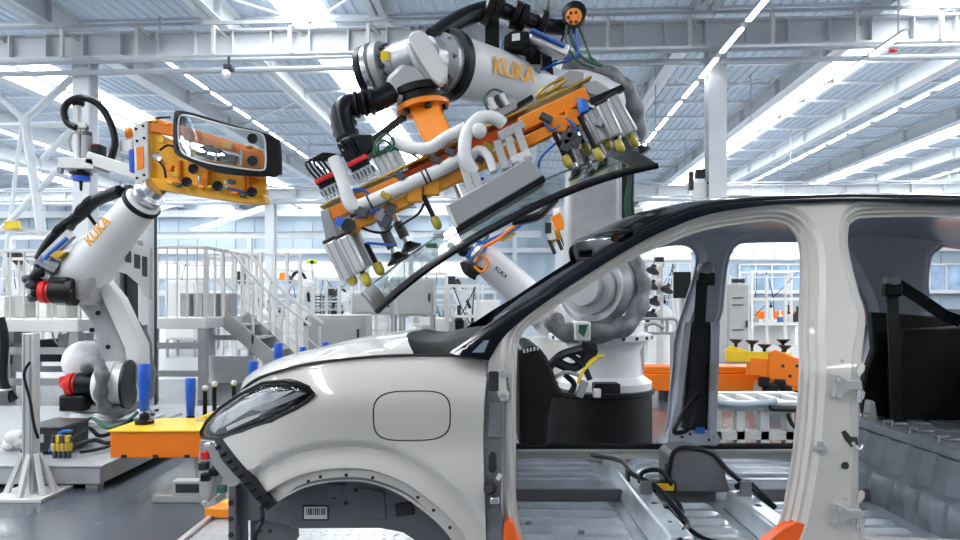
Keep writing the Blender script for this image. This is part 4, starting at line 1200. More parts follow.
# ---- steel plinth under the robot
pl = thing('robot_plinth', 'long low grey steel plinth carrying the left robot', 'plinth', (-3.3, 5.9, 0))
MB().span((-5.2, 4.55, 0.035), (-2.60, 7.08, ZP - 0.02)).build('plinth_body', 'plinth_grey', pl, bevel=0.008)
MB().span((-5.2, 4.54, ZP - 0.018), (-2.58, 7.1, ZP)).build('plinth_top', 'plinth_grey', pl, bevel=0.004)
for x, y in ((-2.68, 4.62), (-4.0, 4.62), (-5.1, 4.62), (-2.68, 7.0), (-2.68, 6.0)):
    MB().span((x - 0.04, y - 0.04, 0), (x + 0.04, y + 0.04, 0.05)).build('leg', 'plinth_grey', pl)
for x in (-3.1, -3.45, -4.05):
    MB().tube([(x, 4.54, 0.12), (x + 0.02, 4.525, 0.08), (x + 0.10, 4.525, 0.08), (x + 0.12, 4.54, 0.12)], 0.006, 6, 0).build('lift_loop', 'dark_steel', pl)
MB().cyl((-3.62, 4.545, 0.11), (-3.62, 4.53, 0.11), 0.02, n=12).build('cable_entry', 'ink', pl)
pl2 = thing('steel_step', 'low grey steel step plate at the far left edge', 'plinth', at(20, 425, 6.5))
MB().span((-6.2, 5.2, 0.02), (-5.3, 7.5, 0.28)).build('plinth_body', 'plinth_grey', pl2, bevel=0.008)
MB().span((-6.2, 5.18, 0.28), (-5.28, 7.5, 0.30)).build('plinth_top', 'machine_white', pl2, bevel=0.004)
MB().span((-6.0, 5.6, 0.30), (-5.5, 6.6, 0.32)).build('mat_plate', 'charcoal', pl2, bevel=0.004)

# ---- junction box, valves and hoses on the plinth
jb = thing('junction_box', 'black metal junction box on the plinth before the robot', 'box', (-3.15, 4.95, ZP))
b0 = at(33, 445, 4.95)
MB().span((b0.x, 4.85, ZP), (b0.x + 0.27, 5.2, ZP + 0.19)).build('box', 'charcoal', jb, bevel=0.01)
MB().span((b0.x - 0.01, 4.84, ZP + 0.19), (b0.x + 0.28, 5.21, ZP + 0.205)).build('lid', 'dark_steel', jb, bevel=0.004)
MB().box((b0.x + 0.1, 4.845, ZP + 0.12), (0.10, 0.01, 0.06)).build('plate', 'panel_grey', jb)
for k in range(4):
    vx = at(68 + k * 4.5, 455, 4.9).x
    va = thing('valve_block', ['leftmost yellow and black valve by the plinth edge', 'second yellow and black valve by the plinth edge', 'third yellow and black valve by the plinth edge', 'rightmost yellow and black valve by the plinth edge'][k], 'valve', (vx, 4.75, ZP), 'valves on the plinth')
    MB().cyl((vx, 4.75, ZP), (vx, 4.75, ZP + 0.15), 0.016, n=10).build('stem', 'dark_steel', va)
    MB().lathe((vx, 4.75, ZP + 0.05), V((0, 0, 1)), [(0.018, 0), (0.026, 0.01), (0.026, 0.05), (0.018, 0.06)], 10).build('collar', 'brass', va)
    MB().box((vx, 4.74, ZP + 0.14), (0.025, 0.04, 0.05)).build('head', 'yellow_cable' if k % 2 else 'dark_steel', va, bevel=0.004)
hl_ = [([(50, 452, 4.8), (54, 440, 4.82), (62, 432, 4.85), (72, 431, 4.85)], 0.012, 'blue_cable', 'bright blue air hose curling over the plinth by the valves'),
       ([(70, 440, 4.9), (88, 428, 5.1), (100, 436, 5.1), (118, 430, 5.2), (132, 420, 5.3)], 0.016, 'black_rubber', 'upper black hose running from the valves past the robot foot'),
       ([(74, 446, 4.85), (94, 440, 5.0), (110, 443, 5.0), (134, 432, 5.2)], 0.016, 'black_rubber', 'middle black hose running from the valves past the robot foot'),
       ([(80, 452, 4.8), (98, 449, 4.9), (112, 445, 5.0), (128, 440, 5.1)], 0.013, 'black_rubber', 'lower black hose lying on the plinth beside the valves'),
       ([(84, 424, 5.2), (92, 418, 5.3), (108, 428, 5.2), (124, 424, 5.3), (138, 412, 5.4)], 0.014, 'green_cable', 'dark green hose curving round the robot foot'),
       ([(22, 452, 4.9), (30, 446, 4.9), (40, 452, 4.85), (52, 450, 4.85)], 0.014, 'black_rubber', 'short black hose left of the post on the plinth')]
for pts, r, m_, lb in hl_:
    o = MB().tube([at(*q) for q in pts], r, 7).build('hose', m_, None); tag(o, lb, 'hose')
bg_ = thing('cable_bag', 'crumpled white plastic bag of plugs on the plinth at left', 'bag', at(17, 452, 5.0))
bm_ = MB()
for k in range(7): bm_.ball(at(10 + 3 * k, 445 - (k % 3) * 4, 5.0 + 0.03 * (k % 2)), 0.05 + 0.01 * (k % 3), 8, 6, (1.2, 1, 0.8))
bm_.build('bag', 'paper', bg_)
MB().tube([at(26, 446, 4.95), at(33, 440, 4.95), at(38, 446, 4.95)], 0.012, 6).build('plug_cable', 'black_rubber', bg_)

# ---- aluminium post with braced white foot, front left
ps = thing('sensor_post', 'aluminium profile post with braced white foot at front left', 'post', at(31, 488, 4.42))
q = at(31, 493, 4.42); q.z = 0
w_ = 0.075
MB().span((q.x - w_ / 2, 4.42 - w_ / 2, 0.02), (q.x + w_ / 2, 4.42 + w_ / 2, 1.08)).build('profile', 'aluminium', ps, bevel=0.006)
for dx in (-0.02, 0.02): MB().span((q.x + dx - 0.006, 4.42 - w_ / 2 - 0.002, 0.02), (q.x + dx + 0.006, 4.42 - w_ / 2 + 0.004, 1.07)).build('groove', 'sensor_grey', ps)
MB().box((q.x, 4.42, 0.012), (0.36, 0.34, 0.024)).build('foot_plate', 'machine_white', ps, bevel=0.004)
for sx, sy in ((1, 0), (-1, 0), (0, -1), (0.8, -0.7)):
    MB().prism([(q.x + sx * 0.03, 4.42 + sy * 0.03, 0.28), (q.x + sx * 0.055, 4.42 + sy * 0.055, 0.28), (q.x + sx * 0.17, 4.42 + sy * 0.15, 0.024), (q.x + sx * 0.13, 4.42 + sy * 0.11, 0.024)], V((-sy, sx, 0)).normalized() * 0.03).build('gusset', 'machine_white', ps, bevel=0.003)
MB().tube([at(30, 362, 4.35), at(24, 375, 4.35), at(30, 400, 4.36), at(34, 425, 4.36), at(38, 438, 4.4)], 0.009, 6).build('post_cable', 'black_rubber', ps)

# ---- primer dispenser on a white arm
dsx = thing('glue_dispenser', 'white dispensing head with looping black hose above the left robot', 'dispenser', at(130, 440, 7.2))
def D(px, py, d=0.0): return at(px, py, 7.0 + d)
MB().prism([D(x, y, -0.1) for x, y in ((57, 157), (93, 158), (94, 169), (57, 168))], (0, 0.30, 0)).build('arm_head', 'machine_white', dsx, bevel=0.01)
MB().bar(D(94, 160, 0.05), D(150, 178, 0.05), 0.30, 0.13).build('arm', 'machine_white', dsx, bevel=0.01)
MB().prism([D(x, y, -0.1) for x, y in ((57, 167), (61, 167), (61, 173), (57, 173))], (0, 0.05, 0)).build('arm_lug', 'sensor_grey', dsx)
MB().cyl(D(78, 158), D(78, 104), 0.034, n=14).build('mast', 'aluminium', dsx)
MB().lathe(D(78, 106), V((0, 0, 1)), [(0.05, 0), (0.065, 0.02), (0.065, 0.07), (0.03, 0.09)], 14).build('mast_head', 'black_plastic', dsx)
MB().cyl(D(87, 158), D(87, 136), 0.055, n=16).build('pump', 'sensor_grey', dsx)
MB().lathe(D(87, 136), V((0, 0, 1)), [(0.03, 0), (0.05, 0.01), (0.05, 0.04), (0.02, 0.06), (0.02, 0.10)], 12).build('pump_head', 'dark_steel', dsx)
MB().box(D(99, 152), (0.10, 0.12, 0.14)).build('drive', 'black_plastic', dsx, bevel=0.01)
MB().box(D(97, 146), (0.07, 0.08, 0.04)).build('drive_cap', 'red_cap', dsx, bevel=0.008)
MB().box(D(83, 126), (0.10, 0.08, 0.06)).build('mast_clamp', 'machine_white', dsx, bevel=0.008)
MB().lathe(D(81, 170), V((0, 0, -1)), [(0.04, 0), (0.04, 0.02), (0.11, 0.03), (0.11, 0.045), (0.085, 0.05), (0.085, 0.10), (0.02, 0.11), (0.012, 0.22)], 20).build('nozzle_cup', 'black_plastic', dsx)
MB().lathe(D(81, 176.5, -0.0), V((0, 0, -1)), [(0.088, 0), (0.09, 0.005), (0.09, 0.045), (0.07, 0.05)], 20).build('cup_band', 'blue_post', dsx)
MB().tube([D(76, 128, -0.05), D(67, 122, -0.05), D(64, 110, -0.05), D(70, 101, -0.05), D(84, 98, -0.05), D(99, 105, -0.02), D(110, 122, 0), D(115, 140, 0), D(113, 153, 0), D(110, 161, 0.02)], 0.036, 10).build('feed_hose', 'black_rubber', dsx)
MB().tube([D(72, 152, -0.06), D(69, 142, -0.06), D(72, 134, -0.06), D(78, 132, -0.06)], 0.010, 6).build('air_line', 'sensor_grey', dsx)
for x0_, x1_, yy_, m_, nm_, zt_ in ((114, 120, 7.5, 'sensor_grey', 'stand_leg', 2.3), (139, 149, 7.25, 'aluminium', 'stand_leg', 2.5), (121, 127, 7.6, 'charcoal', 'stand_back', 2.2), (129, 133, 7.55, 'charcoal', 'stand_post', 2.3), (150, 152, 7.5, 'charcoal', 'stand_post', 2.5)):
    MB().span((at(x0_, 0, yy_).x, yy_, 0.0), (at(x1_, 0, yy_).x, yy_ + 0.12, zt_)).build(nm_, m_, dsx, bevel=0.006)
br = MB().prism([D(x, y, -0.02) for x, y in ((104, 238), (150, 248), (150, 300), (145, 296), (138, 284), (126, 274), (112, 270), (104, 262))], (0, 0.06, 0)).build('perforated_bracket', 'panel_grey', dsx, bevel=0.006)
for k, (x0, x1, y0, y1) in enumerate(((107, 113, 244, 250), (116, 122, 246, 256), (125, 131, 250, 262), (134, 140, 254, 268), (142, 147, 256, 276))):
    MB().prism([D(x, y, -0.026) for x, y in ((x0, y0), (x1, y0 + 1), (x1, y1 + 1), (x0, y1))], (0, 0.01, 0)).build('bracket_hole', 'charcoal', br)
MB().box((D(132, 0).x, 7.55, 0.05), (0.7, 0.3, 0.1)).build('stand_base', 'plinth_grey', dsx, bevel=0.006)
MB().box(D(134, 246, 0.08), (0.14, 0.1, 0.12)).build('stand_box', 'sensor_grey', dsx, bevel=0.006)
MB().prism([D(x, y, 0.05) for x, y in ((119, 141), (131, 140), (132, 152), (119, 152))], (0, 0.12, 0)).build('arm_motor', 'machine_white', dsx, bevel=0.01)

# ---- yellow locating fixture in front of the car, with blue guide rollers
fxr = thing('locating_fixture', 'orange and yellow locating table before the nose of the car', 'fixture', (-1.95, 4.45, 0))
xa, xb = at(110, 0, 4.2).x, at(197, 0, 4.2).x
z1, z0 = at(0, 432, 4.2).z, at(0, 458, 4.2).z
MB().span((xa, 4.2, z0), (xb + 0.02, 4.62, z1)).build('table_body', 'orange_conveyor', fxr, bevel=0.006)
MB().prism([(xa - 0.01, 4.19, z1), (xb + 0.03, 4.19, z1), (xb + 0.03, 4.64, z1), (xa + 0.14, 4.64, z1), (xa - 0.01, 4.50, z1)], (0, 0, 0.012)).build('table_top', 'yellow_paint', fxr, bevel=0.003)
MB().span((at(152, 0, 4.9).x, 4.65, z1 - 0.17), (at(235, 0, 4.9).x, 5.05, z1 - 0.085)).build('table_arm', 'yellow_paint', fxr, bevel=0.006)
MB().span((at(163, 0, 4.66).x, 4.68, z1 - 0.083), (at(195, 0, 4.66).x, 4.76, z1 - 0.078)).build('arm_slot', 'ink', fxr)
for k in range(3):
    xx = xa + 0.09 + k * 0.2
    MB().box((xx, 4.195, z0 + 0.012), (0.03, 0.012, 0.02)).build('edge_clip', 'charcoal', fxr)
MB().span((-1.85, 4.3, 0.0), (-1.60, 4.55, z0)).build('support', 'panel_grey', fxr, bevel=0.006)
MB().span((-2.1, 4.25, 0.0), (-1.4, 4.62, 0.05)).build('support_foot', 'panel_grey', fxr, bevel=0.006)
MB().prism([at(x, y, 4.55) for x, y in ((191, 421), (197, 418), (234, 405), (240, 409), (228, 421))], (0, 0.30, 0)).build('yellow_wedge', 'yellow_paint', fxr, bevel=0.004)
MB().prism([at(x, y, 4.5) for x, y in ((195, 420), (228, 420), (226, 432), (195, 432))], (0, 0.04, 0)).build('wedge_plate', 'panel_grey', fxr, bevel=0.004)
MB().cyl(at(199, 427, 4.495), at(199, 427, 4.51), 0.01, n=10).build('plate_hole', 'ink', fxr)
def roller(px, y0, y1, Y, wpx, lb, stem=None):
    r_ = thing('guide_roller', lb, 'roller', at(px, y1 + (stem or 6), Y), 'blue guide rollers')
    rr = wpx / 2 * Y / F; a, b = at(px, y1, Y), at(px, y0, Y)
    MB().lathe(a, V((0, 0, 1)), [(rr * 0.62, 0), (rr * 0.7, 0.01), (rr * 0.98, (b.z - a.z) * 0.6), (rr, b.z - a.z - 0.008), (rr * 0.85, b.z - a.z)], 18).build('roller_sleeve', 'blue_post', r_)
    c_ = at(px, y1 + (stem or 6), Y)
    MB().cyl(c_, a, rr * 0.25, n=10).build('stem', 'dark_steel', r_)
    MB().lathe(c_, V((0, 0, 1)), [(rr * 1.5, 0), (rr * 1.5, 0.02), (rr * 0.8, 0.03), (rr * 0.8, 0.06), (rr * 0.5, 0.07)], 14).build('stem_base', 'black_plastic', r_)
    return r_
roller(144.5, 364, 411, 4.42, 12, 'blue tapered guide roller standing alone on the orange table', 12.4)
roller(190.5, 378, 419, 4.9, 10, 'blue guide roller between the orange table and the headlamp', 5)
for px, y0, y1, Y, w2, lb in ((253, 361, 384, 5.6, 9, 'blue guide roller just above the headlamp tip'), (278.5, 343, 372, 5.2, 9, 'tall blue guide roller showing above the front of the bonnet'), (303, 347, 366, 5.8, 7, 'short blue guide roller above the bonnet beside the cabinet'), (325.5, 342, 360, 5.8, 7, 'blue guide roller furthest right above the bonnet')):
    roller(px, y0, y1, Y, w2, lb, 300 + 0.80 * F / Y - y1)
fb = thing('roller_beam', 'grey beam behind the bonnet carrying the far blue rollers', 'beam', (-1.7, 5.6, 0))
MB().span((-1.98, 5.12, 0.36), (-1.1, 5.95, 0.50)).build('beam', 'panel_grey', fb, bevel=0.006)
for x in (-1.9, -1.2): MB().span((x - 0.06, 5.45, 0), (x + 0.06, 5.6, 0.36)).build('leg', 'panel_grey', fb)
for k, (px, y0, lb) in enumerate(((205, 386, 'short dark pin with white knob left of the headlamp'), (214.5, 382, 'dark pin with white knob beside the headlamp'), (234, 381, 'white knobbed pin right above the headlamp'))):
    pn = thing('locating_pin', lb, 'pin', at(px, 423, 5.0), 'locating pins')
    MB().cyl(at(px, 422.5, 5.0), at(px, y0 + 5, 5.0), 0.016, n=10).build('pin', 'black_plastic', pn)
    MB().ball(at(px, y0 + 2, 5.0), 0.024, 10, 6).build('knob', 'machine_white', pn)

# ---- work platforms
def railing(mb_post, parent, pts, h, n, m_='rail_white', r=0.02, posts=True):
    for a, b in zip(pts, pts[1:]):
        a, b = V(a), V(b)
        MB().bar(a + V((0, 0, h)), b + V((0, 0, h)), r * 2, r * 2).build('hand_rail', m_, parent, bevel=0.006)
        for i in range(n + 1):
            t = i / n
            q = a + (b - a) * t
            MB().bar(q, q + V((0, 0, h)), r * (1.4 if i in (0, n) else 0.8), r * (1.4 if i in (0, n) else 0.8)).build('baluster', m_, parent)
def platform(name, lb, x0, x1, y0, y1, z, h, n, sides='FR', legs=None):
    p_ = thing(name, lb, 'platform', ((x0 + x1) / 2, (y0 + y1) / 2, 0))
    MB().span((x0, y0, z - 0.14), (x1, y1, z)).build('deck', 'machine_white', p_, bevel=0.006)
    if 'F' in sides: railing(None, p_, [(x0, y0 + 0.03, z), (x1, y0 + 0.03, z)], h, n)
    if 'R' in sides: railing(None, p_, [(x1 - 0.03, y0 + 0.03, z), (x1 - 0.03, y1, z)], h, n)
    if 'B' in sides: railing(None, p_, [(x0, y1 - 0.03, z), (x1, y1 - 0.03, z)], h, n)
    for x in (x0 + 0.06, x1 - 0.06):
        for y in (y0 + 0.06, y1 - 0.06):
            MB().span((x - 0.05, y - 0.05, 0), (x + 0.05, y + 0.05, z - 0.14)).build('leg', 'sensor_grey', p_)
    for zz in (z * 0.32, z * 0.66):
        MB().span((x0, y0 + 0.04, zz - 0.04), (x1, y0 + 0.10, zz + 0.04)).build('cross_beam', 'sensor_grey', p_)
        MB().span((x0, y1 - 0.10, zz - 0.04), (x1, y1 - 0.04, zz + 0.04)).build('cross_beam', 'sensor_grey', p_)
    return p_
xA = at(146, 0, 8.6).x; xB = at(206, 0, 8.6).x
zd = at(0, 318, 8.6).z
pm = platform('work_platform', 'white railed work platform with stair in the middle distance', xA, xB, 8.6, 10.6, zd, at(0, 247, 8.6).z - zd, 6, 'FRB')
for i in range(4):
    x = xA + 0.12 + i * 0.19
    MB().span((x, 9.3, zd), (x + 0.13, 9.6, zd + 0.33)).build('deck_bin', 'sensor_grey', pm, bevel=0.01)
MB().span((xA + 0.05, 10.4, 0), (xB, 10.5, 0.42)).build('back_panel', 'machine_white', pm)
st_ = thing('platform_stair', 'grey steel stair descending right from the work platform', 'stair', (xB + 0.7, 9.5, 0))
s0, s1 = V((xB, 9.2, zd - 0.02)), V((xB + 1.15, 9.2, 0.05))
for dy in (0, 0.75):
    MB().bar(s0 + V((0, dy, 0)), s1 + V((0, dy, 0)), 0.03, 0.20).build('stringer', 'panel_grey', st_)
    for t in (0.0, 0.35, 0.7, 1.0):
        q = s0.lerp(s1, t) + V((0, dy, 0.0))
        MB().bar(q, q + V((0, 0, 0.86)), 0.03, 0.03).build('baluster', 'rail_white', st_)
    MB().tube([s0 + V((-0.02, dy, 0.92)), s0 + V((0.1, dy, 0.92)), s0.lerp(s1, 0.5) + V((0, dy, 0.90)), s1 + V((0.05, dy, 0.90))], 0.022, 8).build('hand_rail', 'rail_white', st_)
    MB().tube([s0 + V((0.0, dy, 0.5)), s1 + V((0.05, dy, 0.48))], 0.014, 8).build('mid_rail', 'rail_white', st_)
for i in range(5):
    q = s0.lerp(s1, (i + 0.7) / 5.4)
    MB().box(q + V((0, 0.375, 0.03)), (0.22, 0.72, 0.03)).build('tread', 'panel_grey', st_)
zl = at(0, 320, 7.6).z
xl = at(92, 0, 7.6).x
pf = platform('work_platform', 'white railed work platform behind the left robot at the frame edge', -6.6, xl - 0.22, 7.7, 9.3, zl, at(0, 250, 7.6).z - zl, 12, 'FB')
for i in range(7):
    x = -6.5 + i * 0.27
    MB().span((x, 8.5, zl), (x + 0.14, 8.8, zl + 0.28)).build('deck_bin', 'machine_white' if i % 2 else 'panel_grey', pf, bevel=0.01)
for i, (px, py, w2, h2, m_) in enumerate(((26, 355, 0.22, 0.35, 'panel_grey'), (10, 345, 0.3, 0.5, 'machine_white'), (55, 350, 0.3, 0.28, 'charcoal'), (76, 342, 0.3, 0.22, 'machine_white'))):
    MB().box(at(px, py, 8.6), (w2, 0.3, h2)).build('under_box', m_, pf, bevel=0.01)
for k in range(3):
    MB().tube([at(52 + k * 8, 332, 8.3), at(56 + k * 8, 342, 8.3), at(64 + k * 8, 346, 8.3), at(70 + k * 8, 333, 8.3)], 0.012, 6).build('under_cable', 'paper', pf)
MB().tube([at(0, 318, 7.5), at(4, 340, 7.5), at(3, 380, 7.5), at(14, 400, 7.5)], 0.05, 8).build('under_hose', 'black_rubber', pf)
bn = thing('yellow_plate', 'small yellow flag plate by the cross bracing at far left', 'plate', at(12, 225, 12))
MB().box(at(12, 225, 12), (0.28, 0.05, 0.14)).build('plate', 'yellow_cable', bn, bevel=0.01)
MB().bar(at(0, 229, 12.1), at(50, 232, 12.1), 0.04, 0.06).build('bracket', 'rail_white', bn)

for k, (px, py, w2, h2, m_) in enumerate(((196, 137, 0.10, 0.05, 'orange_paint'), (212, 150, 0.14, 0.04, 'dark_steel'), (228, 146, 0.08, 0.06, 'orange_amber'), (200, 158, 0.09, 0.03, 'machine_white'), (232, 158, 0.10, 0.05, 'charcoal'), (246, 172, 0.06, 0.04, 'orange_paint'), (170, 168, 0.05, 0.05, 'orange_paint'), (162, 140, 0.06, 0.05, 'orange_amber'), (206, 176, 0.05, 0.06, 'orange_paint'), (232, 182, 0.05, 0.04, 'dark_steel'), (176, 176, 0.07, 0.03, 'brass'))):
    MB().box(Gp(px, py, -0.06 + 0.015 * (k % 3)), (w2, 0.05, h2), Matrix.Rotation(0.2, 3, 'Y')).build('gripper_block', m_, gr, bevel=0.005)
for k, (px, y0, y1) in enumerate(((190, 140, 156), (216, 146, 162), (241, 150, 166), (199, 176, 186), (226, 180, 190))):
    MB().cyl(Gp(px, y0, -0.05), Gp(px, y1, -0.05), 0.010, n=8).build('gripper_rod', 'bright_steel', gr)
# ================================================================== the big robot behind the car
YR = 5.2
r2 = thing('industrial_robot', 'large white robot behind the car reaching over it with the windscreen', 'robot', at(597, 466, YR))
rx = at(597, 0, YR).x
MB().lathe((rx, YR, 0.0), V((0, 0, 1)), [(0.46, 0), (0.46, 0.05), (0.42, 0.06), (0.42, 0.58), (0.44, 0.59), (0.44, 0.62)], 32).build('pedestal', 'dash_black', r2)
MB().lathe((rx + 0.06, YR, 0.62), V((0, 0, 1)), [(0.36, 0), (0.36, 0.05), (0.29, 0.10), (0.27, 0.28), (0.30, 0.34), (0.33, 0.37)], 28).build('foot', 'robot_white', r2)
MB().lathe((rx + 0.02, YR, 0.985), V((0, 0, 1)), [(0.38, 0), (0.40, 0.01), (0.40, 0.05), (0.34, 0.07), (0.34, 0.12)], 32).build('turntable', 'robot_white', r2)
for i in range(9):
    t = math.radians(200 + i * 17)
    q = V((rx + 0.02 + 0.40 * math.cos(t), YR + 0.40 * math.sin(t), 1.015))
    MB().cyl(q, q + V((math.cos(t), math.sin(t), 0)) * 0.006, 0.014, n=8).build('turntable_hole', 'ink', r2)
def R(px, py, d=0.0): return at(px, py, YR + d)
a2 = V((-0.55, -0.80, 0.0)).normalized()
c = R(600, 288, -0.15)
MB().lathe(c - a2 * 0.10, a2, [(0.28, 0), (0.30, 0.03), (0.30, 0.20), (0.25, 0.24), (0.25, 0.27)], 32).build('shoulder_drum', 'cast_metal', r2)
MB().lathe(c + a2 * 0.16, a2, [(0.20, 0), (0.20, 0.08), (0.13, 0.09), (0.13, 0.16)], 28).build('shoulder_motor', 'robot_grey', r2)
MB().prism([R(x, y, -0.10) for x, y in ((578, 338), (634, 338), (640, 300), (630, 262), (606, 258), (585, 300))], (0, 0.34, 0)).build('shoulder', 'robot_white', r2, bevel=0.05, seg=3)
MB().tube([R(552, 318, -0.45), R(562, 331, -0.5), R(585, 334, -0.5), R(610, 332, -0.48), R(630, 322, -0.42), R(640, 300, -0.35), R(641, 282, -0.3), R(635, 266, -0.25), R(628, 252, -0.1)], lambda t: 0.068 + 0.010 * math.sin(t * 45), 12).build('cable_bag', 'hose_bag', r2)
MB().prism([R(x, y, -0.62) for x, y in ((575, 322), (591, 322), (591, 341), (575, 341))], (0, 0.16, 0)).build('bag_clamp', 'machine_white', r2, bevel=0.01)
MB().prism([R(x, y, -0.63) for x, y in ((579, 325), (588, 325), (584, 337), (579, 333))], (0, 0.02, 0)).build('clamp_label', 'green_cable', r2)
# lower arm
MB().prism([R(x, y, -0.20) for x, y in ((568, 285), (569, 190), (574, 110), (600, 96), (616, 104), (620, 190), (620, 285))], (0, 0.30, 0)).build('lower_arm', 'robot_grey', r2, bevel=0.03, seg=3)
MB().prism([R(x, y, -0.12) for x, y in ((613, 280), (614, 150), (622, 150), (622, 280))], (0, 0.16, 0)).build('arm_cover', 'machine_white', r2, bevel=0.01)
MB().prism([R(x, y, 0.0) for x, y in ((620, 275), (620, 150), (628, 150), (630, 275))], (0, 0.12, 0)).build('arm_channel', 'charcoal', r2, bevel=0.01)
for k in range(3):
    MB().tube([R(627 + k * 2, 272, -0.1), R(631 + k * 2, 240, -0.12), R(626 + k * 3, 205, -0.12), R(630 + k, 170, -0.1), R(622 + k * 3, 130, -0.1), R(612 + k * 4, 100, -0.15)], 0.016, 6).build('arm_cable', 'green_cable' if k < 2 else 'charcoal', r2)
c = R(590, 118, -0.25)
MB().lathe(c - V((0, -0.28, 0)), V((-0.2, -1, 0)).normalized(), [(0.24, 0), (0.27, 0.03), (0.27, 0.40), (0.22, 0.44), (0.22, 0.48)], 32).build('elbow_drum', 'robot_grey', r2)
MB().tube([R(560, 62, -0.6), R(585, 70, -0.55), R(606, 78, -0.5), R(622, 90, -0.42), R(632, 110, -0.35), R(634, 132, -0.3), R(626, 152, -0.2)], lambda t: 0.085 + 0.010 * math.sin(t * 40), 12).build('cable_bag', 'hose_bag', r2)
# forearm
f0, f1 = R(606, 106, -0.35), at(446, 65, 3.75)
fd = f1 - f0; fn = fd.normalized()
MB().lathe(f0, fd, [(0.17, 0.0), (0.205, 0.05), (0.195, 0.22), (0.155, 0.36), (0.158, 0.6), (0.178, 0.98), (0.15, 1.0)], 32, rel=True).build('forearm', 'robot_white', r2)
MB().lathe(f1 - fn * 0.05, fn, [(0.182, 0), (0.200, 0.01), (0.200, 0.05), (0.17, 0.06)], 32).build('forearm_ring', 'black_rubber', r2)
MB().lathe(f1 + fn * 0.00, fn, [(0.165, 0), (0.165, 0.05), (0.125, 0.09), (0.125, 0.16)], 28).build('wrist_neck', 'cast_metal', r2)
nv = V((0, -1, 0)); nv = (nv - fn * nv.dot(fn)).normalized()
nv = (nv + (-fn).cross(nv) * 0.05).normalized()
lettering('lettering', 'KUKA', 'orange_letter', f0 + fd * 0.755 + nv * 0.179 - nv.cross(-fn) * 0.05, -fn, nv.cross(-fn), 0.095, r2)
for i in range(8):
    t = i * math.pi / 4
    q = f1 + fn * 0.055 + (V((0, 0, 1)) * math.sin(t) + fn.cross(V((0, 0, 1))).normalized() * math.cos(t)) * 0.145
    MB().cyl(q, q + fn * 0.02, 0.012, n=6).build('bolt', 'dark_steel', r2)
# wrist
def W(px, py, d=0.0): return at(px, py, 3.55 + d)
wa = (W(358, 79, 0.10) - W(420, 57, -0.04)).normalized()
w0 = W(420, 57, 0.02)
MB().lathe(w0, wa, [(0.12, 0), (0.12, 0.12), (0.11, 0.13), (0.11, 0.17), (0.085, 0.18), (0.085, 0.2)], 28).build('wrist_body', 'cast_metal', r2)
MB().lathe(w0 + wa * 0.19, wa, [(0.10, 0), (0.148, 0.01), (0.150, 0.05), (0.13, 0.06)], 32).build('wrist_gear', 'robot_grey', r2)
MB().lathe(w0 + wa * 0.25, wa, [(0.140, 0), (0.158, 0.01), (0.158, 0.035), (0.14, 0.04)], 32).build('wrist_ring', 'bright_steel', r2)
MB().lathe(w0 + wa * 0.288, wa, [(0.14, 0), (0.156, 0.008), (0.156, 0.04), (0.13, 0.055), (0.12, 0.058)], 32).build('wrist_cap', 'black_rubber', r2)
for i in range(12):
    t = i * math.pi / 6
    o1 = wa.orthogonal().normalized(); o2 = wa.cross(o1)
    q = w0 + wa * 0.188 + (o1 * math.cos(t) + o2 * math.sin(t)) * 0.118
    MB().cyl(q, q - wa * 0.02, 0.013, n=6).build('bolt', 'dark_steel', r2)
q = w0 + wa * 0.215 + V((0.02, -0.149, 0.02)); MB().box(q, (0.05, 0.006, 0.05)).build('sticker', 'yellow_cable', r2)
MB().prism([W(x, y, -0.10) for x, y in ((404, 44), (410, 34), (418, 31), (424, 33), (446, 66), (446, 78), (440, 84), (430, 84), (412, 62))], (0, 0.26, 0)).build('wrist_casting', 'cast_metal', r2, bevel=0.03, seg=3)
MB().prism([W(x, y, -0.14) for x, y in ((407, 37), (412, 31), (420, 29), (426, 33), (447, 66), (447, 78), (440, 86), (431, 78))], (0, 0.05, 0)).build('wrist_cover', 'machine_white', r2, bevel=0.012)
MB().prism([W(x, y, -0.08) for x, y in ((384, 78), (400, 62), (424, 66), (440, 82), (440, 96), (408, 106), (392, 98))], (0, 0.24, 0)).build('wrist_foot', 'robot_grey', r2, bevel=0.03, seg=3)
ad = V((0.20, 0, -1)).normalized()
w1 = W(419, 88, 0.02)
MB().lathe(w1, ad, [(0.13, 0), (0.15, 0.01), (0.15, 0.045), (0.135, 0.05), (0.135, 0.085)], 32).build('tool_flange', 'black_plastic', r2)
for px, py in ((412, 30), (420, 29)):
    MB().cyl(W(px, py, -0.05), W(px, py - 3, -0.05), 0.010, n=8).build('lug', 'dark_steel', r2)
# cable dress over the forearm
def T(px, py, d=0.0): return at(px, py, 3.9 + d)
MB().tube([T(433, 38, -0.2), T(448, 27, -0.1), T(466, 17, 0), T(484, 11, 0.05), T(500, 9, 0.1)], 0.055, 12).build('dress_hose', 'black_rubber', r2)
MB().tube([T(500, 9, 0.1), T(520, 17, 0.15), T(540, 24, 0.2), T(555, 27, 0.25), T(572, 27, 0.3)], 0.048, 12).build('dress_hose', 'black_rubber', r2)
for px, py, r, d in ((488, 11, 0.085, 0.05), (497, 9, 0.095, 0.08), (515, 15, 0.085, 0.13), (522, 19, 0.09, 0.15), (541, 24, 0.085, 0.2)):
    q = T(px, py, d); dr = V((0.9, 0.2, -0.3)).normalized()
    MB().lathe(q - dr * 0.03, dr, [(r * 0.7, 0), (r, 0.012), (r, 0.048), (r * 0.7, 0.06)], 16).build('hose_clamp', 'black_plastic', r2)
MB().bar(T(492, 14, 0.1), T(492, 56, 0.15), 0.085, 0.085, (0, 1, 0)).build('hose_post', 'black_plastic', r2, bevel=0.008)
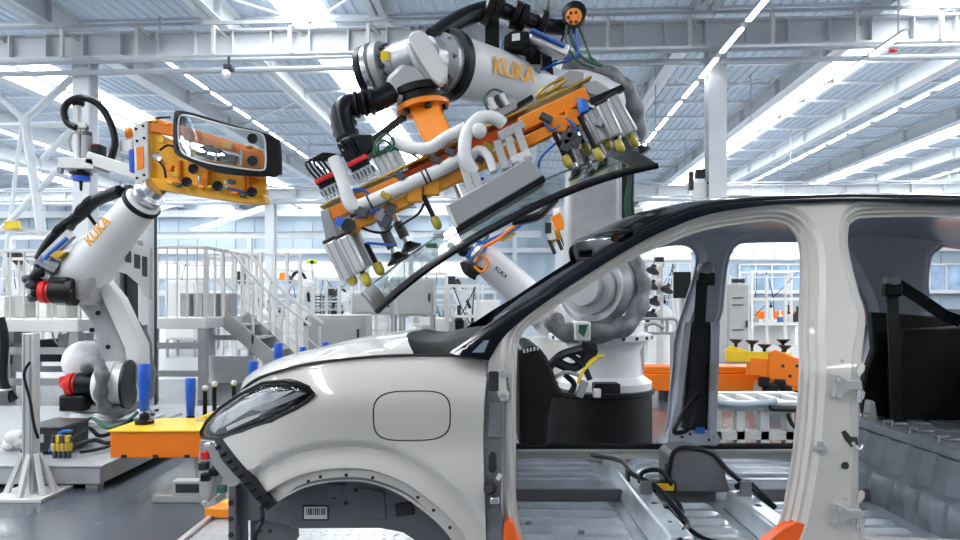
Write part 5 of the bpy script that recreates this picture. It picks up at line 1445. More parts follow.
MB().prism([T(x, y, 0.0) for x, y in ((504, 36), (513, 30), (529, 31), (531, 44), (514, 46), (504, 43))], (0, 0.16, 0)).build('valve_box', 'black_plastic', r2, bevel=0.008)
MB().prism([T(x, y, -0.004) for x, y in ((512, 34), (520, 33), (520, 40), (512, 41))], (0, 0.006, 0)).build('box_label', 'paper', r2)
MB().bar(T(528, 36, 0.05), T(566, 54, 0.1), 0.10, 0.075, (0, 0, 1)).build('damper', 'aluminium', r2, bevel=0.012)
MB().bar(T(529, 33, 0.02), T(562, 49, 0.08), 0.11, 0.020, (0, 0, 1)).build('damper_strip', 'blue_cable', r2, bevel=0.004)
MB().bar(T(512, 44, 0.1), T(534, 53, 0.12), 0.12, 0.04).build('damper_tray', 'charcoal', r2, bevel=0.004)
MB().bar(T(533, 48, 0.15), T(533, 64, 0.2), 0.09, 0.10, (0, 1, 0)).build('damper_post', 'black_plastic', r2, bevel=0.006)
MB().bar(T(546, 56, 0.2), T(548, 74, 0.3), 0.06, 0.06, (0, 1, 0)).build('damper_post', 'charcoal', r2, bevel=0.006)
MB().prism([T(x, y, 0.15) for x, y in ((527, 64), (540, 64), (541, 72), (527, 70))], (0, 0.12, 0)).build('post_foot', 'sensor_grey', r2, bevel=0.006)
hd_ = MB().lathe(T(575, 17, 0.2), V((-0.25, -1, 0)).normalized(), [(0.06, 0), (0.075, 0.01), (0.075, 0.06), (0.05, 0.07)], 20).build('hose_head', 'black_rubber', r2)
MB().lathe(T(574, 17, 0.14), V((-0.25, -1, 0)).normalized(), [(0.05, 0), (0.05, 0.012), (0.03, 0.014)], 20).build('head_ring', 'orange_paint', hd_)
for i in range(6):
    t = i * math.pi / 3
    q = T(573.6, 17, 0.12) + V((0.032 * math.cos(t), 0, 0.032 * math.sin(t)))
    MB().cyl(q, q + V((0, 0.012, 0)), 0.009, n=8).build('head_hole', 'ink', hd_)
for k, (pts, m_) in enumerate((([(570, 16), (566, 32), (568, 48), (579, 62), (594, 68)], 'green_cable'), ([(574, 18), (576, 36), (578, 52), (570, 60), (556, 64), (540, 70)], 'blue_cable'), ([(572, 20), (570, 36), (576, 50), (586, 60), (600, 66)], 'green_cable'), ([(576, 20), (584, 40), (592, 60), (602, 66)], 'green_cable'), ([(570, 24), (573, 40), (580, 56), (566, 58), (552, 62)], 'blue_cable'), ([(566, 30), (560, 44), (556, 52), (546, 54), (538, 52)], 'black_rubber'), ([(503, 40), (501, 50), (502, 60)], 'blue_cable'))):
    MB().tube([T(x, y, 0.18 + 0.02 * k) for x, y in pts], 0.008, 6).build('dress_cable', m_, r2)
# hose from the wrist down to the tool
MB().tube([W(392, 92, -0.05), W(378, 100, -0.08), W(362, 104, -0.1), W(348, 106, -0.12), W(342, 113, -0.14), W(343, 124, -0.15), W(347, 138, -0.16)], 0.058, 12).build('tool_hose', 'black_rubber', r2)
for px, py, dx in ((372, 102, (1, 0, 0.15)), (365, 103, (1, 0, 0.15)), (357, 105, (1, 0, 0.15)), (343, 117, (0.15, 0, -1)), (344, 124, (0.15, 0, -1)), (346, 133, (0.15, 0, -1))):
    dr = V(dx).normalized(); q = W(px, py, -0.12)
    MB().lathe(q - dr * 0.014, dr, [(0.05, 0), (0.068, 0.006), (0.068, 0.022), (0.05, 0.028)], 16).build('hose_rib', 'black_rubber', r2)

# ================================================================== windscreen gripper
g2 = thing('windscreen_gripper', 'long orange and gold suction gripper with aluminium cylinders over the car', 'gripper', at(440, 140, 3.3))
def G(px, py, d=0.0): return at(px, py, 3.2 + d)
def g2slab(pts, d, th, nm, m_, parent=g2, bev=0.004): return MB().prism([G(x, y, d) for x, y in pts], (0, th, 0)).build(nm, m_, parent, bevel=bev)
U = (G(588, 88) - G(325, 214)).normalized()
NP = V((U.z, 0, -U.x)).normalized()                                   # away from the bars, towards the glass
mount = MB().lathe(w1 + ad * 0.085, ad, [(0.13, 0), (0.145, 0.01), (0.145, 0.035), (0.09, 0.04)], 28).build('mount_flange', 'orange_paint', g2)
for i in range(6):
    t = i * math.pi / 3
    o1 = ad.orthogonal().normalized(); o2 = ad.cross(o1)
    q = w1 + ad * 0.12 + (o1 * math.cos(t) + o2 * math.sin(t)) * 0.12
    MB().cyl(q, q + ad * 0.03, 0.016, n=6).build('flange_bolt', 'black_plastic', mount)
MB().bar(w1 + ad * 0.11, G(444, 150, 0.2), 0.15, 0.15, (0, 1, 0)).build('mount_post', 'orange_paint', g2, bevel=0.012)
MB().bar(G(325, 210, 0.02), G(588, 84, 0.02), 0.22, 0.010, -NP).build('top_plate', 'brass', g2, bevel=0.002)
MB().bar(G(329, 217, -0.04), G(400, 183, -0.04), 0.09, 0.060, -NP).build('main_beam', 'orange_paint', g2, bevel=0.006)
MB().bar(G(396, 184, 0.02), G(530, 121, 0.02), 0.09, 0.055, -NP).build('main_beam', 'orange_guard', g2, bevel=0.006)
MB().bar(G(520, 127, -0.06), G(586, 96, -0.06), 0.09, 0.070, -NP).build('main_beam', 'orange_paint', g2, bevel=0.006)
MB().bar(G(350, 228, -0.10), G(470, 171, -0.10), 0.055, 0.055, -NP).build('lower_beam', 'gold_bar', g2, bevel=0.006)
MB().bar(G(505, 153, -0.08), G(592, 111, -0.08), 0.055, 0.055, -NP).build('lower_beam', 'orange_paint', g2, bevel=0.006)
MB().bar(G(470, 170, 0.0), G(510, 151, 0.0), 0.055, 0.055, -NP).build('lower_beam', 'gold_bar', g2, bevel=0.006)
MB().bar(G(515, 140, -0.03), G(582, 107, -0.03), 0.03, 0.05, -NP).build('middle_rail', 'dark_steel', g2, bevel=0.004)
MB().bar(G(350, 216, 0.02), G(470, 160, 0.02), 0.03, 0.03, -NP).build('middle_rail', 'dark_steel', g2, bevel=0.004)
for px, py in ((356, 226), (348, 229)): MB().cyl(G(px, py, -0.14), G(px, py, -0.08), 0.032, n=14).build('beam_boss', 'gold_bar', g2)
MB().lathe(G(349, 226, -0.15), V((0, -1, 0)), [(0.034, 0), (0.034, 0.02), (0.018, 0.021)], 14).build('beam_cap', 'charcoal', g2)
for px, py, d in ((415, 194, -0.13), (432, 187, -0.13), (560, 124, -0.11), (573, 118, -0.11)):
    MB().box(G(px, py, d), (0.07, 0.03, 0.08)).build('beam_block', 'gold_bar' if px < 500 else 'orange_paint', g2, bevel=0.006)
# end brackets
g2slab([(320, 211), (328, 208), (338, 236), (326, 243)], -0.10, 0.14, 'end_bracket', 'sensor_grey')
g2slab([(582, 84), (596, 80), (612, 90), (600, 97), (588, 93)], -0.08, 0.10, 'end_bracket', 'panel_grey')
g2slab([(590, 98), (622, 84), (626, 89), (594, 105)], -0.12, 0.05, 'clamp_bar', 'black_plastic')
g2slab([(332, 240), (350, 233), (352, 238), (334, 246)], -0.12, 0.05, 'clamp_bar', 'black_plastic')
# clamp cylinders at both ends
def cyl_block(p0, p1, w_, d, nm='clamp_cylinder'):
    a, b = G(*p0, d), G(*p1, d)
    o = MB().bar(a, b, w_, w_, (0, 1, 0)).build(nm, 'aluminium', g2, bevel=0.010, seg=3)
    ln = (b - a).normalized(); sd = ln.cross(V((0, 1, 0))).normalized()
    for k in (-0.24, 0.24):
        MB().bar(a + sd * w_ * k + V((0, -w_ / 2, 0)), b + sd * w_ * k + V((0, -w_ / 2, 0)), 0.006, 0.004, (0, 1, 0)).build('groove', 'sensor_grey', o)
    MB().bar(a - ln * 0.015, a, w_ * 0.95, w_ * 0.95, (0, 1, 0)).build('cylinder_head', 'charcoal', o, bevel=0.004)
    return o
def tip(px, py, d, r=0.021, frm=None, m_='amber_tip'):
    q = G(px, py, d)
    o = MB().lathe(q + E * 0.038, -E, [(r * 0.35, 0), (r * 0.8, 0.008), (r, 0.022), (r, 0.055), (r * 0.7, 0.065)], 16).build('buffer_tip', m_, g2)
    if frm: MB().cyl(G(frm[0], frm[1], d), q, 0.012, n=10).build('tip_rod', 'black_plastic', o)
for p0, p1, d in (((331, 242), (349, 279), -0.12), ((344, 237), (361, 272), -0.16), ((352, 233), (369, 267), -0.05)): cyl_block(p0, p1, 0.068, d)
for px, py, d, fr in ((351, 278, -0.12, (348, 270)), (365.5, 279, -0.16, (362, 271)), (378.5, 268, -0.08, (366, 243))): tip(px, py, d, 0.024, fr)
for p0, p1, d in (((588, 112), (603, 142), -0.12), ((601, 105), (616, 137), -0.16), ((611, 98), (631, 134), -0.10), ((597, 100), (612, 132), 0.0)): cyl_block(p0, p1, 0.062, d)
for px, py, d, fr in ((567, 161, -0.12, (554, 133)), (586, 148.5, -0.02, (580, 136)), (598, 154, -0.16, (579, 116)), (607, 143, -0.10, (604, 137)), (619, 145, -0.16, (615, 135)), (633, 140, -0.10, (629, 132)), (436, 222, -0.12, (423, 195))): tip(px, py, d, 0.021, fr)
# stalks and suction cups
def gcup(px, py, d, up, r=0.058):
    q = G(px, py, d)
    o = MB().lathe(q - E * 0.02, E, [(0.02, 0), (0.03, 0.012), (r, 0.034), (r, 0.042), (r * 0.6, 0.036)], 20).build('suction_cup', 'black_rubber', g2)
    a = G(*up, d)
    MB().cyl(a, q - E * 0.01, 0.016, n=12).build('cup_stalk', 'bright_steel', o)
    mid = a.lerp(q, 0.45); MB().cyl(mid, a.lerp(q, 0.80), 0.026, n=12).build('cup_sleeve', 'dark_steel', o)
gcup(397, 257, -0.08, (376, 212)); gcup(409, 246, 0.05, (388, 203))
gcup(577, 172, 0.10, (560, 130)); gcup(604, 163, 0.0, (590, 130)); gcup(592, 170, 0.25, (575, 130))
gcup(470, 222, 0.30, (455, 185)); gcup(640, 150, 0.25, (620, 115))
for px, py in ((381, 215), (390, 210), (386, 222), (566, 138), (572, 134), (566, 146), (576, 142)):
    MB().box(G(px, py, -0.12), (0.045, 0.04, 0.06), Matrix.Rotation(0.46, 3, 'Y')).build('stalk_block', 'sensor_grey' if px % 2 else 'dark_steel', g2, bevel=0.004)
# sensor box and its white bracket
sb = g2slab([(445.6, 206), (529.5, 157), (544, 175), (456, 227)], -0.34, 0.16, 'sensor_box', 'sensor_grey', g2, 0.006)
g2slab([(455, 227), (544, 175), (546, 181), (458, 233)], -0.33, 0.16, 'box_seal', 'black_rubber', sb)
g2slab([(444.5, 205.5), (447.5, 204), (458, 226.5), (455.5, 228)], -0.345, 0.17, 'box_edge', 'machine_white', sb, 0.002)
for x0, y0, x1, y1 in ((461, 158, 472, 194), (468, 155, 480, 190), (516, 126, 528, 160), (497, 142, 506, 170), (508, 136, 516, 165)):
    MB().bar(G(x0, y0, -0.20), G(x1, y1, -0.26), 0.035, 0.03, (0, 1, 0)).build('box_leg', 'panel_grey', g2, bevel=0.003)
g2slab([(497, 132), (522, 119), (526, 127), (502, 141)], -0.22, 0.06, 'leg_plate', 'panel_grey')
g2slab([(510, 158), (528, 148), (533, 157), (516, 168)], -0.27, 0.05, 'leg_plate', 'machine_white')
# pale hoses
for pts, r in (([(347, 196, -0.16), (352, 206, -0.16), (362, 205, -0.15), (400, 188, -0.15), (440, 170, -0.15), (462, 158, -0.14)], 0.031), ([(334, 158, -0.14), (342, 178, -0.15), (348, 198, -0.16), (354, 206, -0.16)], 0.031),
               ([(392, 142, -0.05), (412, 148, -0.08), (430, 148, -0.10), (446, 138, -0.10), (466, 128, -0.10)], 0.030),
               ([(474, 172, -0.22), (466, 160, -0.24), (465, 142, -0.24), (470, 128, -0.22), (480, 118, -0.2), (494, 118, -0.18), (503, 124, -0.16)], 0.030),
               ([(466, 165, -0.18), (478, 150, -0.2), (488, 156, -0.22), (494, 172, -0.24)], 0.020)):
    MB().tube([G(*q) for q in pts], r, 10).build('pale_hose', 'light_hose', g2)
MB().ball(G(479, 131, -0.24), 0.035, 12, 8).build('hose_joint', 'machine_white', g2)
for px, py in ((370, 202), (424, 177), (428, 175)):
    MB().lathe(G(px, py, -0.15) - U * 0.004, U, [(0.036, 0), (0.037, 0.002), (0.037, 0.006), (0.036, 0.008)], 14).build('hose_tie', 'charcoal', g2)
# manifold, terminals, cylinders and cables
tb = g2slab([(338, 140), (352, 134), (372, 134), (374, 148), (362, 160), (346, 156)], -0.06, 0.12, 'hose_manifold', 'black_plastic', g2, 0.012)
MB().bar(G(364, 148, 0), G(402, 118, 0.1), 0.035, 0.035).build('tie_rod', 'black_plastic', g2)
g2slab([(340, 152), (352, 148), (358, 160), (348, 166)], -0.08, 0.08, 'manifold_foot', 'charcoal', g2)
for row, (x0, y0, n) in enumerate(((322, 189, 5), (354, 172, 5))):
    for k in range(n):
        px, py = x0 + k * 3.6, y0 - k * 1.8
        q = G(px, py, -0.10)
        o = MB().lathe(q, -E, [(0.010, 0), (0.010, 0.025), (0.014, 0.026), (0.014, 0.05), (0.008, 0.055)], 10).build('terminal', 'black_plastic', g2)
        MB().lathe(q - E * 0.027, -E, [(0.0145, 0), (0.016, 0.002), (0.016, 0.02), (0.0145, 0.022)], 10).build('terminal_ring', 'red_cap', o)
        MB().cyl(q, q + E * 0.06, 0.008, n=8).build('terminal_pin', 'bright_steel', o)
        e_ = (G(338 + k, 160 - k, -0.05) if row == 0 else G(352 + k * 2, 156, -0.04))
        MB().tube([q - E * 0.05, q - E * 0.12 + V((-0.02, 0, 0.02)), e_], 0.006, 5).build('terminal_cable', 'black_rubber', o)
    g2slab([(x0 - 2, y0 + 3), (x0 + 18, y0 - 7), (x0 + 21, y0 - 2), (x0 + 1, y0 + 8)], -0.09, 0.03, 'terminal_block', 'charcoal', g2, 0.002)
for k in range(4):
    a = G(377 + k * 6, 158 - k * 2.5, -0.06)
    o = MB().cyl(a, a + E * 0.11, 0.019, n=12).build('air_valve', 'aluminium', g2)
    MB().lathe(a, -E, [(0.012, 0), (0.019, 0.005), (0.019, 0.02), (0.008, 0.022)], 10).build('valve_head', 'green_cable', o)
for k, pts in enumerate(([(374, 156), (376, 142), (386, 134), (394, 142), (390, 152)], [(380, 156), (378, 146), (384, 140), (392, 146), (398, 150)], [(372, 150), (380, 152), (392, 144), (396, 148)], [(490, 112), (484, 100), (492, 90), (502, 92), (508, 100)], [(392, 152), (404, 150), (418, 158), (424, 164)])):
    MB().tube([G(x, y, -0.10 + 0.02 * k) for x, y in pts], 0.006, 6).build('air_line', 'green_cable', g2)
for k, (pts, m_) in enumerate((([(560, 140, -0.1), (548, 150, -0.12), (540, 160, -0.12), (538, 172, -0.10)], 'blue_cable'), ([(340, 195, -0.14), (350, 190, -0.15), (362, 190, -0.14), (372, 196, -0.12)], 'blue_cable'), ([(356, 218, -0.12), (368, 214, -0.15), (380, 208, -0.14)], 'blue_cable'), ([(362, 228, -0.14), (374, 232, -0.15), (386, 232, -0.15), (392, 226, -0.14)], 'black_rubber'), ([(366, 243, -0.14), (380, 244, -0.15), (394, 245, -0.14)], 'blue_cable'), ([(424, 204, -0.12), (418, 214, -0.14), (406, 222, -0.14), (398, 228, -0.12)], 'black_rubber'), ([(470, 170, -0.2), (476, 180, -0.2), (484, 178, -0.2)], 'blue_cable'), ([(578, 98, -0.12), (584, 106, -0.14), (590, 112, -0.13)], 'blue_cable'), ([(588, 106, -0.14), (598, 108, -0.16), (604, 114, -0.16)], 'light_hose'), ([(544, 122, -0.1), (552, 130, -0.12), (560, 126, -0.12)], 'blue_cable'), ([(566, 118, -0.12), (576, 128, -0.14), (574, 140, -0.12)], 'blue_cable'))):
    MB().tube([G(*q) for q in pts], 0.0065, 6).build('air_line', m_, g2)
MB().lathe(G(581, 100, -0.14), V((0.3, 0, -1)).normalized(), [(0.018, 0), (0.025, 0.01), (0.025, 0.06), (0.012, 0.07)], 12).build('fitting', 'blue_cable', g2)
for px, py, w2, h2, m_ in ((400, 176, 0.05, 0.03, 'dark_steel'), (436, 160, 0.05, 0.03, 'dark_steel'), (450, 152, 0.04, 0.03, 'dark_steel'), (488, 148, 0.05, 0.04, 'brass'), (480, 160, 0.04, 0.03, 'dark_steel'), (546, 118, 0.06, 0.03, 'dark_steel'), (362, 212, 0.06, 0.04, 'dark_steel'), (340, 222, 0.04, 0.04, 'blue_cable'), (600, 122, 0.03, 0.05, 'panel_grey'), (386, 196, 0.05, 0.03, 'brass')):
    MB().box(G(px, py, -0.16), (w2, 0.04, h2), Matrix.Rotation(0.46, 3, 'Y')).build('small_bracket', m_, g2, bevel=0.004)
g2slab([(536, 96), (560, 84), (562, 87), (538, 99)], -0.04, 0.03, 'handle_bar', 'brass', g2)
MB().tube([G(536, 96, -0.05), G(544, 88, -0.06), G(562, 79, -0.06), G(564, 82, -0.06), G(548, 92, -0.05)], 0.008, 6).build('handle_loop', 'brass', g2)
g2slab([(492, 108), (514, 96), (520, 106), (500, 118)], -0.04, 0.10, 'valve_island', 'sensor_grey', g2)
for k in range(3): g2slab([(488 + k * 6, 98 - k * 2), (492 + k * 6, 96 - k * 2), (498 + k * 6, 108 - k * 2), (494 + k * 6, 110 - k * 2)], -0.05, 0.06, 'island_module', 'charcoal' if k % 2 else 'machine_white', g2)
g2slab([(556, 78), (570, 70), (584, 72), (584, 82), (562, 88)], 0.02, 0.14, 'junction_box', 'sensor_grey', g2)
g2slab([(515, 104), (532, 94), (534, 98), (517, 108)], -0.04, 0.05, 'clamp_strip', 'black_plastic', g2)

# ================================================================== the windscreen
ws = thing('windscreen', 'curved windscreen glass with black border hanging from the gripper over the bonnet', 'window glass', at(500, 235, 3.1))
A_, B_, C_, D_ = at(374, 306, 2.80), at(655, 160, 2.80), at(622, 149, 3.55), at(360, 290, 3.5)
nn = (B_ - A_).cross(D_ - A_).normalized()
if nn.z < 0: nn = -nn
def wpt(s, t):
    p_ = (A_ * (1 - s) + B_ * s) * (1 - t) + (D_ * (1 - s) + C_ * s) * t
    bow = 0.085 * (1 - abs(2 * s - 1) ** 2.4) + 0.03 * (1 - (2 * t - 1) ** 2)
    return p_ + nn * (bow - 0.02)
nS, nT = 40, 16
bs, bt = 0.045, 0.055
def wsheet(s0, s1, t0, t1, ns, nt, off, th):
    return MB().sheet([[wpt(s0 + (s1 - s0) * i / ns, t0 + (t1 - t0) * j / nt) + nn * off for i in range(ns + 1)] for j in range(nt + 1)], nn * th)
wsheet(0, 1, 0, 1, nS, nT, 0, -0.005).build('pane', 'held_glass', ws, smooth=50)
for s0, s1, t0, t1, ns, nt in ((0, 1, 0, bt, nS, 3), (0, 1, 0.975, 1, nS, 3), (0, bs, bt, 1 - bt, 3, 10), (1 - bs * 1.6, 1, bt, 1 - bt, 3, 10)):
    wsheet(s0, s1, t0, t1, ns, nt, 0.002, -0.012).build('border', 'black_plastic', ws, smooth=50)
MB().tube([wpt(i / 30, -0.004) - nn * 0.006 for i in range(31)], 0.013, 8, 0).build('edge_seal', 'black_rubber', ws)
MB().tube([wpt(0.002, j / 12) - nn * 0.006 for j in range(13)], 0.012, 8, 0).build('edge_seal', 'black_rubber', ws)
for s_, t_, m_ in ((0.30, 0.5, 'machine_white'), (0.26, 0.3, 'green_cable'), (0.52, 0.4, 'black_plastic')):
    q = wpt(s_, t_); MB().box(q + nn * 0.012, (0.05, 0.04, 0.02)).build('glass_mark', m_, ws, bevel=0.004)
# ================================================================== carriage under the car
ag = thing('assembly_carriage', 'white tread plate carriage standing under the car', 'carriage', (0.9, 2.95, 0))
MB().span((-1.47, 2.0, 0.02), (3.3, 3.85, 0.095)).build('deck', 'tread_plate', ag, bevel=0.004)
MB().span((-1.50, 2.0, 0.02), (-1.47, 3.87, 0.115)).build('edge_strip', 'aluminium', ag, bevel=0.004)
MB().span((-1.50, 3.85, 0.02), (3.3, 3.89, 0.115)).build('edge_strip', 'aluminium', ag, bevel=0.004)
MB().prism([(-1.50, 3.70, 0.115), (-1.47, 3.86, 0.115), (-1.18, 3.88, 0.115), (-1.18, 3.74, 0.115), (-1.36, 3.70, 0.115)], (0, 0, 0.035)).build('corner_bumper', 'yellow_paint', ag, bevel=0.01)
MB().prism([(-1.52, 3.66, 0.10), (-1.52, 3.78, 0.10), (-1.38, 3.74, 0.10), (-1.38, 3.64, 0.10)], (0, 0, 0.055)).build('corner_block', 'orange_paint', ag, bevel=0.008)
tp = MB()
for i in range(34):
    for j in range(24):
        x = -1.42 + i * 0.062; y = 2.35 + j * 0.062; s_ = 1 if (i + j) % 2 else -1
        a_, b_ = V((0.022, 0.022 * s_, 0)), V((-0.006 * s_, 0.006, 0))
        c_ = V((x, y, 0.095))
        tp.add([c_ - a_, c_ + b_, c_ + a_, c_ - b_, c_ + V((0, 0, 0.004))], [(0, 1, 4), (1, 2, 4), (2, 3, 4), (3, 0, 4)])
t_ = tp.build('tread_studs', 'tread_plate', ag); t_['kind'] = 'stuff'
for x in (0.35, 1.55):
    for y in (2.55, 3.44):
        MB().lathe((x, y, 0.095), V((0, 0, 1)), [(0.07, 0), (0.07, 0.02), (0.035, 0.03), (0.035, 0.20), (0.055, 0.21), (0.055, ZF - 0.012 - 0.095)], 14).build('car_support', 'charcoal', ag)

# ================================================================== things in the hall behind
def small_robot(lb, base, sh, el, wr, Y, k=1.0, dy=-0.4, tool='charcoal', grp='small white robots in the hall'):
    """base, shoulder, elbow, wrist as pixels at Y; the forearm comes dy nearer"""
    b0 = at(*base, Y); b0.z = 0
    s_, e_, w_ = at(*sh, Y), at(*el, Y - 0.1), at(*wr, Y + dy)
    r = thing('small_robot', lb, 'robot', b0, grp)
    MB().lathe(b0, V((0, 0, 1)), [(0.34 * k, 0), (0.34 * k, 0.06), (0.24 * k, 0.08), (0.22 * k, max(0.1, s_.z - 0.18))], 16).build('foot', 'machine_white', r)
    MB().lathe(s_ + V((0, 0.16 * k, 0)), V((0, -1, 0)), [(0.2 * k, 0), (0.2 * k, 0.32 * k), (0.12 * k, 0.33 * k), (0.12 * k, 0.42 * k)], 18).build('shoulder', 'robot_white', r)
    MB().bar(s_, e_, 0.2 * k, 0.24 * k, (0, 1, 0), 0.16 * k, 0.2 * k).build('lower_arm', 'robot_white', r, bevel=0.03)
    MB().lathe(e_ + V((0, 0.14 * k, 0)), V((0, -1, 0)), [(0.16 * k, 0), (0.16 * k, 0.28 * k), (0.10 * k, 0.29 * k), (0.10 * k, 0.36 * k)], 18).build('elbow', 'robot_white', r)
    MB().lathe(e_, w_ - e_, [(0.15 * k, 0), (0.15 * k, 0.25), (0.10 * k, 0.4), (0.085 * k, 1)], 16, rel=True).build('forearm', 'robot_white', r)
    d = (w_ - e_).normalized()
    MB().lathe(w_, d, [(0.07 * k, 0), (0.09 * k, 0.02), (0.09 * k, 0.10 * k), (0.05 * k, 0.12 * k)], 14).build('wrist', 'dark_steel', r)
    MB().box(w_ + d * 0.2 * k, (0.16 * k, 0.16 * k, 0.2 * k)).build('tool', tool, r, bevel=0.02)
    MB().tube([w_, w_.lerp(e_, 0.4) + V((0, -0.1, 0.22 * k)), e_ + V((0, -0.1, 0.2 * k)), s_.lerp(e_, 0.4) + V((0.18 * k, 0, 0))], 0.035 * k, 7).build('dress_hose', 'black_rubber', r)
    return r
# the robot seen past the windscreen
b3 = thing('industrial_robot', 'white robot in the middle distance seen below the held windscreen', 'robot', at(545, 386, 10.0))
def B(px, py, d=0.0): return at(px, py, 9.6 + d)
MB().lathe(V((B(552, 0).x, 9.9, 0)), V((0, 0, 1)), [(0.45, 0), (0.45, 0.08), (0.3, 0.12), (0.3, 0.75)], 24).build('foot', 'machine_white', b3)
MB().lathe(B(556, 316, 0.3), V((-0.3, -1, 0)).normalized(), [(0.3, 0), (0.3, 0.4), (0.2, 0.42), (0.2, 0.5)], 24).build('shoulder', 'robot_white', b3)
MB().bar(B(558, 318, 0.3), B(552, 300, 0.3), 0.4, 0.5, (0, 1, 0)).build('lower_arm', 'robot_white', b3, bevel=0.05)
MB().lathe(B(540, 310), B(478, 252, -0.5) - B(540, 310), [(0.28, 0), (0.26, 0.3), (0.22, 0.8), (0.20, 1)], 24, rel=True).build('forearm', 'robot_white', b3)
MB().lathe(B(480, 254, -0.48), (B(478, 252, -0.5) - B(540, 310)).normalized(), [(0.21, 0), (0.23, 0.03), (0.23, 0.14), (0.16, 0.2), (0.16, 0.3)], 20).build('wrist', 'cast_metal', b3)
MB().prism([B(x, y, -0.6) for x, y in ((464, 258), (470, 250), (486, 248), (493, 258), (486, 270), (476, 276), (466, 270))], (0, 0.3, 0)).build('wrist_body', 'charcoal', b3, bevel=0.04)
dd = (B(478, 252, -0.5) - B(540, 310)).normalized()
lettering('lettering', 'KUKA', 'charcoal', B(500, 274, -0.62), V((0.75, 0.2, -0.65)), V((0.6, 0, 0.7)), 0.055, b3)
for k, (pts, m_, r) in enumerate((([(474, 262), (480, 254), (488, 262), (482, 272), (474, 266)], 'orange_paint', 0.02), ([(470, 254), (466, 246), (474, 240), (486, 246), (480, 254)], 'blue_cable', 0.024), ([(466, 258), (474, 248), (490, 240), (510, 230), (530, 220)], 'blue_cable', 0.022), ([(470, 262), (480, 248), (500, 238), (520, 226)], 'blue_cable', 0.022), ([(478, 250), (496, 240), (512, 228), (526, 218)], 'orange_paint', 0.03), ([(462, 262), (466, 272), (476, 278)], 'black_rubber', 0.035), ([(512, 222), (524, 220), (538, 216), (548, 206), (556, 198)], 'black_rubber', 0.06), ([(478, 246), (488, 236), (484, 228)], 'green_cable', 0.02))):
    MB().tube([B(x, y, -0.7) for x, y in pts], r, 8).build('dress_cable', m_, b3)
MB().prism([B(x, y, -0.65) for x, y in ((498, 236), (512, 228), (516, 234), (502, 242))], (0, 0.1, 0)).build('cable_clamp', 'yellow_paint', b3, bevel=0.01)
MB().ball(B(464, 250, -0.65), 0.10, 10, 7).build('plug_cluster', 'black_plastic', b3)
# second tool hanging behind the held glass
tl = thing('hanging_tool', 'orange bracket tool with white cylinders hanging before the grey robot arm', 'tool', at(556, 225, 8.6))
def Q(px, py, d=0.0): return at(px, py, 8.6 + d)
MB().prism([Q(x, y) for x, y in ((551, 217), (560, 212), (567, 228), (557, 232))], (0, 0.12, 0)).build('bracket', 'orange_paint', tl, bevel=0.01)
MB().prism([Q(x, y, -0.05) for x, y in ((548, 234), (560, 228), (564, 236), (552, 244))], (0, 0.16, 0)).build('plate', 'gold_bar', tl, bevel=0.01)
for k, (x0, y0, x1, y1) in enumerate(((548, 222, 553, 240), (563, 230, 567, 244))):
    MB().bar(Q(x0, y0, -0.08), Q(x1, y1, -0.08), 0.08, 0.08, (0, 1, 0)).build('cylinder', 'machine_white', tl, bevel=0.01)
for x0, y0, x1, y1 in ((549, 240, 555, 254), (558, 240, 562, 250), (562, 238, 566, 247)):
    MB().cyl(Q(x0, y0, -0.06), Q(x1, y1, -0.06), 0.025, n=10).build('pin', 'charcoal', tl)
MB().bar(Q(556, 214, 0.1), Q(640, 214, 0.6), 0.2, 0.16).build('carrier_arm', 'machine_white', tl, bevel=0.02)
MB().box(Q(548, 228, -0.1), (0.08, 0.08, 0.14)).build('valve', 'charcoal', tl, bevel=0.01)
MB().bar(Q(632, 214, 0.6), Q(632, 214, 0.6) + V((0, 0, -2.45)), 0.2, 0.2, (0, 1, 0)).build('carrier_post', 'machine_white', tl, bevel=0.02)

small_robot('small white robot at the far end above the bonnet', (466, 332), (463, 316), (461, 296), (455, 286), 15.0)
small_robot('small white robot beside the stair of the platform', (262, 345), (258, 318), (250, 292), (243, 282), 14.0, tool='charcoal')
small_robot('small white robot with orange tool past the stair', (292, 345), (298, 312), (306, 286), (291, 280), 15.2, tool='orange_paint')
small_robot('small white robot left of the grey cabinet', (352, 335), (350, 318), (345, 298), (336, 294), 18.0)
small_robot('small white robot between cabinet and held windscreen', (378, 335), (380, 314), (386, 294), (392, 300), 16.0)
small_robot('small white robot behind the windscreen pillar', (660, 340), (660, 315), (650, 285), (656, 270), 13.0)
small_robot('small white robot in the left distance under the cross bracing', (20, 345), (22, 300), (30, 275), (20, 262), 12.2)
small_robot('small white robot far left beyond the railings', (55, 340), (58, 305), (50, 282), (60, 272), 18.0)

def cabinet(nm, lb, x0, x1, y0, y1, Y, m_='panel_grey', depth=0.6, legs=True, handle=True):
    a, b = at(x0, y1, Y), at(x1, y0, Y)
    c_ = thing(nm, lb, 'cabinet', ((a.x + b.x) / 2, Y + depth / 2, 0))
    zb = a.z
    MB().span((a.x, Y, max(zb, 0.0)), (b.x, Y + depth, b.z)).build('case', m_, c_, bevel=0.015)
    g = (b.x - a.x) * 0.06
    MB().span((a.x + g, Y - 0.02, max(zb, 0.0) + g), (b.x - g, Y, b.z - g)).build('door', m_, c_, bevel=0.008)
    if handle: MB().box((b.x - g * 2.2, Y - 0.035, (max(zb, 0) + b.z) / 2), (0.03, 0.03, 0.14)).build('handle', 'charcoal', c_)
    if zb > 0.05:
        for x in (a.x + 0.04, b.x - 0.04):
            for y in (Y + 0.04, Y + depth - 0.04):
                MB().span((x - 0.025, y - 0.025, 0), (x + 0.025, y + 0.025, zb)).build('leg', 'sensor_grey', c_)
    return c_
cabinet('control_cabinet', 'grey control cabinet behind the bonnet below the held windscreen', 398, 434, 279, 316, 11.5)
